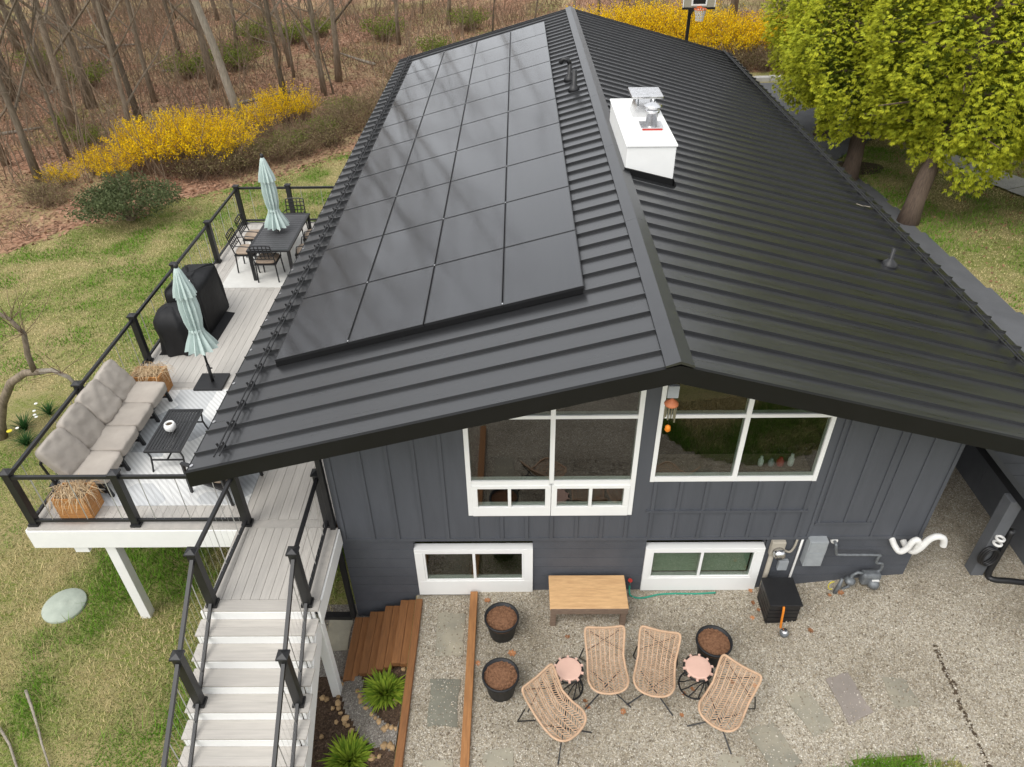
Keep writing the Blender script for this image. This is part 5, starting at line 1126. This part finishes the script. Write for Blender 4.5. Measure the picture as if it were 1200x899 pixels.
for x, y, s in ((-18.4, 30.9, .8), (-16.3, 49.5, 1.4), (-13.9, 49.0, 1.3), (-20.5, 33.5, .7), (-15.5, 43, 1.5), (-18, 42, 1.3), (-12.6, 50.5, 1.1), (-8.2, 34.6, .8), (-22.5, 40, 1.2), (-9.4, 29.9, .75), (-8.3, 31.6, .8), (-10.4, 29.2, .6), (-4.5, 44, 1.2), (-8.5, 50, 1.4), (-3, 50, 1.3), (-27, 44, 1.3)): plant2('wild_shrub', 'shrub', 'small fresh green shrub among the bare woodland trees', 'green shrubs in the woods', x, y, sb, s, .9, 'leaves')
for x, y, s in ((-10.35, 11.6, .42), (-10.05, 11.1, .38), (-10.1, 12.1, .35)):
    o = mobj(tuft_mesh('daffodil_clump', 90, 1.0, int(s * 100), (.03, .09, .03), (.06, .16, .04)), 'daffodil_clump', None, (x, y, H(x, y))); o.scale = (s, s, s); tag(o, 'dark green daffodil leaves at the foot of the gnarled tree', 'plant', 'daffodil clumps')
flm = MB().lathe([(.012, 0), (.03, .01), (.034, .02), (.012, .025)], n=8).mesh('daffodil_flower', 'white_flower'); fly = MB().lathe([(.02, 0), (.05, .015), (.055, .03), (.02, .035)], n=8).mesh('daffodil_flower', 'yellow_plastic')
for x, y, k in ((-10.1, 11.75, 0), (-10.02, 11.62, 0), (-10.2, 12.0, 0), (-10.15, 11.2, 0), (-10.25, 11.1, 1), (-9.95, 11.55, 0)):
    o = mobj(fly if k else flm, 'daffodil_flower', None, (x, y, H(x, y) + .36)); tag(o, 'yellow daffodil flower by the deck rail' if k else 'white daffodil flower beside the gnarled tree', 'flower', 'daffodil flowers')

# bright arborvitae row on the right
def arbor(seed, rx_, ry_, z0, z1, n, dark=0, taper=0, big=1.0):
    r_ = np.random.default_rng(seed); d = unit(r_.normal(0, 1, (n, 3))); d = d[d[:, 2] > -.92]; n = len(d)
    lump = np.array([noise.noise(Vector(q) * 2.1 + Vector((seed * 3.7, 0, 0))) * .22 + noise.noise(Vector(q) * 5.2 + Vector((0, seed, 0))) * .13 + noise.noise(Vector(q) * 12 + Vector((0, seed, 5))) * .06 for q in d])[:, None]
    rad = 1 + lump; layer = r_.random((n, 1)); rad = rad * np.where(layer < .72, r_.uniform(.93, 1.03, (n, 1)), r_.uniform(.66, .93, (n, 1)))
    zc_, zh = (z0 + z1) / 2, (z1 - z0) / 2; c = d * rad * np.array([rx_, ry_, zh]); c[:, :2] *= 1 - taper * np.clip((c[:, 2:] + zh) / (2 * zh), 0, 1); c = c + np.array([0, 0, zc_])
    out = unit(d * np.array([1, 1, .55]) + r_.normal(0, .28, (n, 3)) + np.array([0, 0, -.05])); side = unit(np.cross(out, np.array([0, 0, 1.0]) + r_.normal(0, .35, (n, 3)))); nrm = np.cross(side, out)
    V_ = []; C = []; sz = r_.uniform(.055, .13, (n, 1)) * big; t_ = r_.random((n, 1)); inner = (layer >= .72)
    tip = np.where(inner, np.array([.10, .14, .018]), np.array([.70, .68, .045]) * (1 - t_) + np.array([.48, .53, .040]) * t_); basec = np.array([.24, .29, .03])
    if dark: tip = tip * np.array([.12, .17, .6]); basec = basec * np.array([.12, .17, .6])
    for k, ang in enumerate((-1.0, -.6, -.25, .08, .42, .75, 1.1)):
        a_ = ang + r_.normal(0, .10, (n, 1)); L = sz * (1 - .28 * abs(ang)); dr = out * np.cos(a_) + side * np.sin(a_) + nrm * r_.normal(0, .18, (n, 1)); w_ = np.cross(dr, nrm); w_ = unit(w_) * L * .13
        p0 = c + out * sz * .08 * k * .2; tipd = dr * L + np.array([0, 0, -1]) * L * .22
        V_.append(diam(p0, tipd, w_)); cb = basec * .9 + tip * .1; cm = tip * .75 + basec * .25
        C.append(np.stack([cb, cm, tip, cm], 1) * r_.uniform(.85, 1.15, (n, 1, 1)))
    V_ = np.concatenate(V_); C = np.concatenate(C).reshape(-1, 3); m_ = len(V_)
    return np_mesh('crown', V_, qfaces(m_), 'foliage', C)
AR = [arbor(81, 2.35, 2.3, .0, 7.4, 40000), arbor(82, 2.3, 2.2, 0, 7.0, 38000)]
def arb_tree(x, y, zc_, v_, s, lab, cx=0, cy=0, rz=0, tz=None):
    g_ = H(x, y); t_ = thing('arborvitae_tree', lab, 'tree', (x, y, g_), 'bright green arborvitae trees')
    r_ = random.Random(int(x * 10)); b = MB()
    b.tube([(0, 0, -.2), (.04, .02, .6), (cx * .25, cy * .25, 1.8), (cx * .5, cy * .5, 3.4), (cx * .8, cy * .8, 5.6)], [.29, .215, .19, .14, .05], 12); tr_ = b.mesh('trunk', 'bark_red', (0, 0, 0), True); mobj(tr_, 'trunk', t_)
    b = MB()
    for i in range(16):
        a_ = i * 2.4; z_ = 1.9 + i * .22; q = (cx * .3, cy * .3, z_); b.tube([q, (q[0] + .9 * math.cos(a_), q[1] + .9 * math.sin(a_), z_ + .15), (q[0] + 1.9 * math.cos(a_), q[1] + 1.9 * math.sin(a_), z_ + .1)], [.05, .03, .01], 5, False)
    mobj(b.mesh('limbs', 'bark_red'), 'limbs', t_)
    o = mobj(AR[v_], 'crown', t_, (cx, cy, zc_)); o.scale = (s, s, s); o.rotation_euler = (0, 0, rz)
arb_tree(9.62, 16.95, 1.05, 0, 1.0, 'bright yellow-green arborvitae with a leaning reddish trunk by the driveway', .85, .5)
arb_tree(9.35, 20.2, .95, 1, 1.0, 'bright arborvitae with its trunk half hidden behind the roof edge', .15, .6, 1.0)
arb_tree(10.1, 24.6, .6, 0, 1.0, 'bright arborvitae at the far end of the driveway row', .2, .3, 2.2)
arb_tree(13.5, 16.9, .45, 1, 1.08, 'bright arborvitae hanging over the concrete walk', .3, -.6, 3.1)
arb_tree(13.6, 23.2, .9, 0, 1.0, 'bright arborvitae behind the soil patch', .3, .2, 4.0)

# tall spruces added across the driveway so the right roof slope reflects darker
SPR = arbor(90, 3.2, 3.2, 0, 17, 9000, 1, .82, 3.2); spt = MB().tube([(0, 0, -.3), (0, 0, 9), (0, 0, 16)], [.35, .22, .05], 9).mesh('trunk', 'bark_red', (0, 0, 0), True)
for x, y, s in ((16.5, 29.5, .9), (19.5, 24.5, 1.0), (19.5, 34, 1.05), (23, 29, 1.1), (24, 38, 1.1), (22, 20, .95), (16.8, 38.5, 1.0), (28, 33, 1.15)):
    t_ = thing('added_spruce_tree', 'tall dark spruce added behind the bright arborvitae to darken the roof reflection', 'tree', (x, y, H(x, y)), 'added spruces across the driveway'); mobj(spt, 'trunk', t_); mobj(SPR, 'crown', t_, (0, 0, 1.2)); t_.scale = (s, s, s); t_.rotation_euler = (0, 0, x)
# basketball hoop
hp = thing('basketball_hoop', 'basketball hoop with glass backboard on a black pole', 'basketball hoop', (7.0, 31.4, .3))
hz0 = H(7.0, 31.4)
MB().bar((6.75, 31.75, hz0), (6.75, 31.75, 3.3), .12, .12).build('pole', 'black_metal', hp); MB().bar((6.75, 31.75, 3.1), (7.0, 31.25, 3.6), .08, .10).build('arm', 'black_metal', hp)
m, t, b_ = new_mat('backboard'); b_.inputs['Base Color'].default_value = (.38, .35, .28, 1); b_.inputs['Roughness'].default_value = .1
MB().box(6.36, 7.56, 31.20, 31.22, 3.42, 4.25).build('backboard', 'backboard', hp)
frame(hp, 'backboard_frame', [(6.34, 6.37, 3.40, 4.27), (7.55, 7.58, 3.40, 4.27), (6.37, 7.55, 4.24, 4.27)], 31.18, 31.24, 'white_paint'); frame(hp, 'backboard_pad', [(6.33, 7.59, 3.34, 3.42)], 31.17, 31.25, 'black_metal')
frame(hp, 'target_square', [(6.66, 6.72, 3.47, 3.93), (7.20, 7.26, 3.47, 3.93), (6.72, 7.20, 3.47, 3.53), (6.72, 7.20, 3.87, 3.93)], 31.185, 31.198, 'white_paint'); MB().box(6.72, 7.20, 31.190, 31.197, 3.53, 3.87).build('target_field', 'black_metal', hp)
MB().tube([(6.97 + .23 * math.cos(a_), 30.92 + .23 * math.sin(a_), 3.40) for a_ in np.linspace(0, 6.283, 25)], .018, 6, False).build('rim', 'orange_rim', hp); MB().box(6.88, 7.06, 31.14, 31.17, 3.34, 3.46).build('rim_bracket', 'orange_rim', hp)
b = MB()
for k in range(14):
    for s in (-1, 1):
        a0 = 2 * math.pi * k / 14; P = [(6.97 + r0 * math.cos(a0 + s * i * .224), 30.92 + r0 * math.sin(a0 + s * i * .224), 3.39 - i * .10) for i, r0 in enumerate((.225, .19, .165, .145, .14))]; b.tube(P, .011, 3, False)
b.build('net', 'net', hp)

# ------------------------------------------------------------------ grass, leaf litter, undergrowth
def in_lawn(x, y):
    if math.hypot(x + 7.33, y - 7.2) < .36: return False
    if y > edge_y(x) - .3: return False
    if x > -2.7 and y > 4.0 and x < 7.6: return lawn_front(x, y) and y < 6
    if x > -3.0 and x < 9.9 and y > 5: return False
    return True
def blades(name, N, x0, x1, y0, y1, test, hmin, hmax, wdt, lab, seed):
    r_ = np.random.default_rng(seed); x = r_.uniform(x0, x1, N); y = r_.uniform(y0, y1, N)
    keep = np.array([test(a_, b_) for a_, b_ in zip(x, y)]); x, y = x[keep], y[keep]; n = len(x)
    z = np.array([H(a_, b_) for a_, b_ in zip(x, y)]); P = np.stack([x, y, z], 1)
    nz_ = np.array([noise.fractal((a_ * .55, b_ * .55, 7), 1.0, 2.0, 4) for a_, b_ in zip(x, y)])[:, None] + r_.normal(0, .13, (n, 1))
    green = np.clip(.55 + nz_ * 2.4, 0, 1); a_ = r_.uniform(0, 6.28, n); d = np.stack([np.cos(a_), np.sin(a_), np.zeros(n)], 1); hh = r_.uniform(hmin, hmax, (n, 1)) * (.55 + .75 * green); sd_ = np.stack([-d[:, 1], d[:, 0], np.zeros(n)], 1) * wdt
    tip = P + d * hh * r_.uniform(.3, 1.2, (n, 1)); tip[:, 2:] += hh
    col = green * np.array([.115, .235, .020]) + (1 - green) * np.array([.52, .43, .22]); col = col * r_.uniform(.7, 1.25, (n, 1))
    V_ = np.stack([P - sd_, P + sd_, tip], 1); o = mobj(np_mesh(name, V_, np.arange(n * 3).reshape(n, 3), 'litter', np.repeat(col, 3, 0)), name); tag(o, lab, 'grass', kind='stuff')
blades('lawn_grass', 190000, -10.5, -3.0, 3.6, 13, in_lawn, .012, .040, .005, 'patchy green and straw coloured lawn below the deck', 1)
blades('lawn_grass', 120000, -17, -3.5, 13, 29, in_lawn, .03, .07, .011, 'patchy lawn between the deck and the woods', 2)
blades('lawn_grass', 60000, 9.6, 17, 9, 26, lambda x, y: not drive(x, y), .03, .07, .010, 'patchy lawn beside the driveway', 3)
blades('lawn_grass', 26000, 2.4, 6.4, 2.2, 4.6, lambda x, y: lawn_front(x, y) and y > 2.4, .05, .11, .006, 'round tip of green lawn meeting the gravel', 4)
blades('lawn_grass', 9000, -9, -3.0, 5, 8.5, in_lawn, .08, .16, .006, 'longer grass tufts under the deck edge', 5)
def litter(N, x0, x1, y0, y1, test, size, seed, name, lab, cols):
    r_ = np.random.default_rng(seed); x = r_.uniform(x0, x1, N); y = r_.uniform(y0, y1, N); keep = np.array([test(a_, b_) for a_, b_ in zip(x, y)]); x, y = x[keep], y[keep]; n = len(x)
    P = np.stack([x, y, np.array([H(a_, b_) for a_, b_ in zip(x, y)]) + .02], 1); U = r_.normal(0, 1, (n, 3)); U[:, 2] *= .35; U = unit(U) * size * r_.uniform(.6, 1.5, (n, 1)); W = np.cross(U, np.array([0, 0, 1.]) + r_.normal(0, .3, (n, 3))); W = unit(W) * size * .45
    o = mobj(np_mesh(name, diam(P, U, W), qfaces(n), 'litter', np.repeat(col_rand(n, *cols, r_, .6, 1.3), 4, 0)), name); tag(o, lab, 'leaf litter', kind='stuff')
litter(90000, -34, 3, 18, 62, lambda x, y: y > edge_y(x) - .6 + .8 * noise.noise((x * .7, y * .7, 0)), .12, 5, 'leaf_litter', 'brown fallen leaves covering the woodland floor', ((.39, .235, .155), (.26, .15, .095)))
litter(1500, -12, -4, 22, 30, lambda x, y: edge_y(x) - 1.6 < y < edge_y(x), .08, 6, 'leaf_litter', 'brown fallen leaves drifted on the lawn edge', ((.36, .20, .12), (.26, .14, .08)))
litter(900, 9.8, 16, 11, 26, lambda x, y: not drive(x, y), .07, 8, 'leaf_litter', 'scattered dead leaves on the lawn by the driveway', ((.36, .20, .12), (.26, .14, .08)))
litter(500, -2.9, -1.62, 4.2, 5.9, lambda x, y: not on_path(x, y), .035, 9, 'bark_chips', 'dark bark chips in the planting bed', ((.16, .10, .07), (.09, .06, .04)))
def undergrowth(N, seed):
    r_ = np.random.default_rng(seed); V_ = []; F_ = []
    x = r_.uniform(-34, 16, N); y = r_.uniform(20, 75, N); k = 0
    for a_, b_ in zip(x, y):
        if b_ < edge_y(a_) + .6 or noise.noise((a_ * .18, b_ * .18, 2)) < -.12 or (a_ > 3 and b_ < 40): continue
        z = H(a_, b_); p = np.array([a_, b_, z]); d = np.array([r_.normal(0, .5), r_.normal(0, .5), 1.0]); L = r_.uniform(.5, 2.2); w_ = r_.uniform(.006, .014); s = np.array([w_, 0, 0]); base = len(V_)
        for j in range(4):
            V_ += [p - s * (1 - j * .28), p + s * (1 - j * .28)]; p = p + d / np.linalg.norm(d) * L / 3; d = d + np.array([r_.normal(0, .35), r_.normal(0, .35), r_.normal(-.15, .25)])
        for j in range(3): F_.append((base + 2 * j, base + 2 * j + 1, base + 2 * j + 3, base + 2 * j + 2))
    o = mobj(np_mesh('undergrowth', V_, F_, 'twig'), 'undergrowth'); tag(o, 'thin leafless twigs and saplings filling the woods', 'undergrowth', kind='stuff')
undergrowth(24000, 3)
def saplings(N, seed):
    r_ = random.Random(seed); b = MB()
    for k in range(N):
        x, y = r_.uniform(-34, 2), r_.uniform(26, 70)
        if y < edge_y(x) + 1.5 or noise.noise((x * .15, y * .15, 9)) < -.05: continue
        if x > -.30 * y and r_.random() < .7: continue
        p = Vector((x, y, H(x, y) - .05)); d = Vector((r_.gauss(0, .22), r_.gauss(0, .22), 1)).normalized(); L = r_.uniform(2, 5.5); P = [p.copy()]
        for i in range(5):
            p = p + d * L / 5; d = (d + Vector((r_.gauss(0, .12), r_.gauss(0, .12), .02))).normalized(); P.append(p.copy())
            for q in range(2):
                a_ = P[-2].lerp(p, r_.random()); e = (d * .7 + Vector((r_.gauss(0, .7), r_.gauss(0, .7), .3))).normalized(); l = L * r_.uniform(.08, .28); f = a_ + e * l * .5 + Vector((r_.gauss(0, .05), r_.gauss(0, .05), 0)); b.tube([a_, f, f + (e + Vector((r_.gauss(0, .3), r_.gauss(0, .3), .2))) * l * .5], [.009, .006, .003], 3, False)
        b.tube(P, [.022 * (1 - .8 * i / 5) * r_.uniform(.6, 1.3) for i in range(6)], 4, False)
    o = b.build('sapling_thicket', 'twig_pale'); tag(o, 'pale leafless saplings tangled between the woodland trunks', 'undergrowth', kind='stuff')
mat('twig_pale', (.27, .205, .145), (.16, .12, .085), 6, .9, .1)
saplings(2000, 5)
r_ = random.Random(77)
for k in range(9):   # fallen logs
    x, y = r_.uniform(-26, -9), r_.uniform(31, 50); a_ = r_.uniform(0, 3.1); L = r_.uniform(1.5, 4); P = [(x + math.cos(a_) * L * t_, y + math.sin(a_) * L * t_, H(x + math.cos(a_) * L * t_, y + math.sin(a_) * L * t_) + .07) for t_ in (-.5, -.2, .15, .5)]
    o = MB().tube(P, [.09, .08, .07, .045], 7).build('fallen_log', 'bark_pale', None, True); tag(o, 'weathered fallen log lying on the leaf litter in the woods', 'log', 'fallen logs in the woods')
# loose pebbles lapping over the flagstones and dusting the court
def pebbles(N, seed):
    r_ = np.random.default_rng(seed); x = r_.uniform(-1.45, 6.8, N); y = r_.uniform(4.0, 6.9, N); ok = ~((x > -.80) & (x < -.64)) ; x, y = x[ok], y[ok]; n = len(x)
    z = np.array([HP(a_, b_) for a_, b_ in zip(x, y)]) + .009; c = np.stack([x, y, z], 1)
    oc = np.array([[1, 0, 0], [0, 1, 0], [-1, 0, 0], [0, -1, 0], [0, 0, 1], [0, 0, -1]], float); fc = np.array([[0, 1, 4], [1, 2, 4], [2, 3, 4], [3, 0, 4], [1, 0, 5], [2, 1, 5], [3, 2, 5], [0, 3, 5]])
    s_ = r_.uniform(.005, .013, (n, 1, 1)) * r_.uniform(.7, 1.3, (n, 1, 3)); an = r_.uniform(0, 6.28, n); ca, sa = np.cos(an)[:, None], np.sin(an)[:, None]
    v = oc[None] * s_ + r_.normal(0, .0015, (n, 6, 3)); vx = v[..., 0] * ca - v[..., 1] * sa; vy = v[..., 0] * sa + v[..., 1] * ca; v = np.stack([vx, vy, v[..., 2]], -1) + c[:, None]
    t_ = r_.random((n, 1)); pal = np.array([(.22, .18, .13), (.50, .44, .34), (.66, .61, .52), (.36, .30, .22), (.52, .48, .42)])[r_.integers(0, 5, n)] * r_.uniform(.8, 1.2, (n, 1))
    o = mobj(np_mesh('loose_pebbles', v, (fc[None] + 6 * np.arange(n)[:, None, None]).reshape(-1, 3), 'litter', np.repeat(pal, 6, 0)), 'loose_pebbles'); tag(o, 'loose pebbles scattered over the gravel court', 'gravel', kind='stuff')
pebbles(16000, 12)
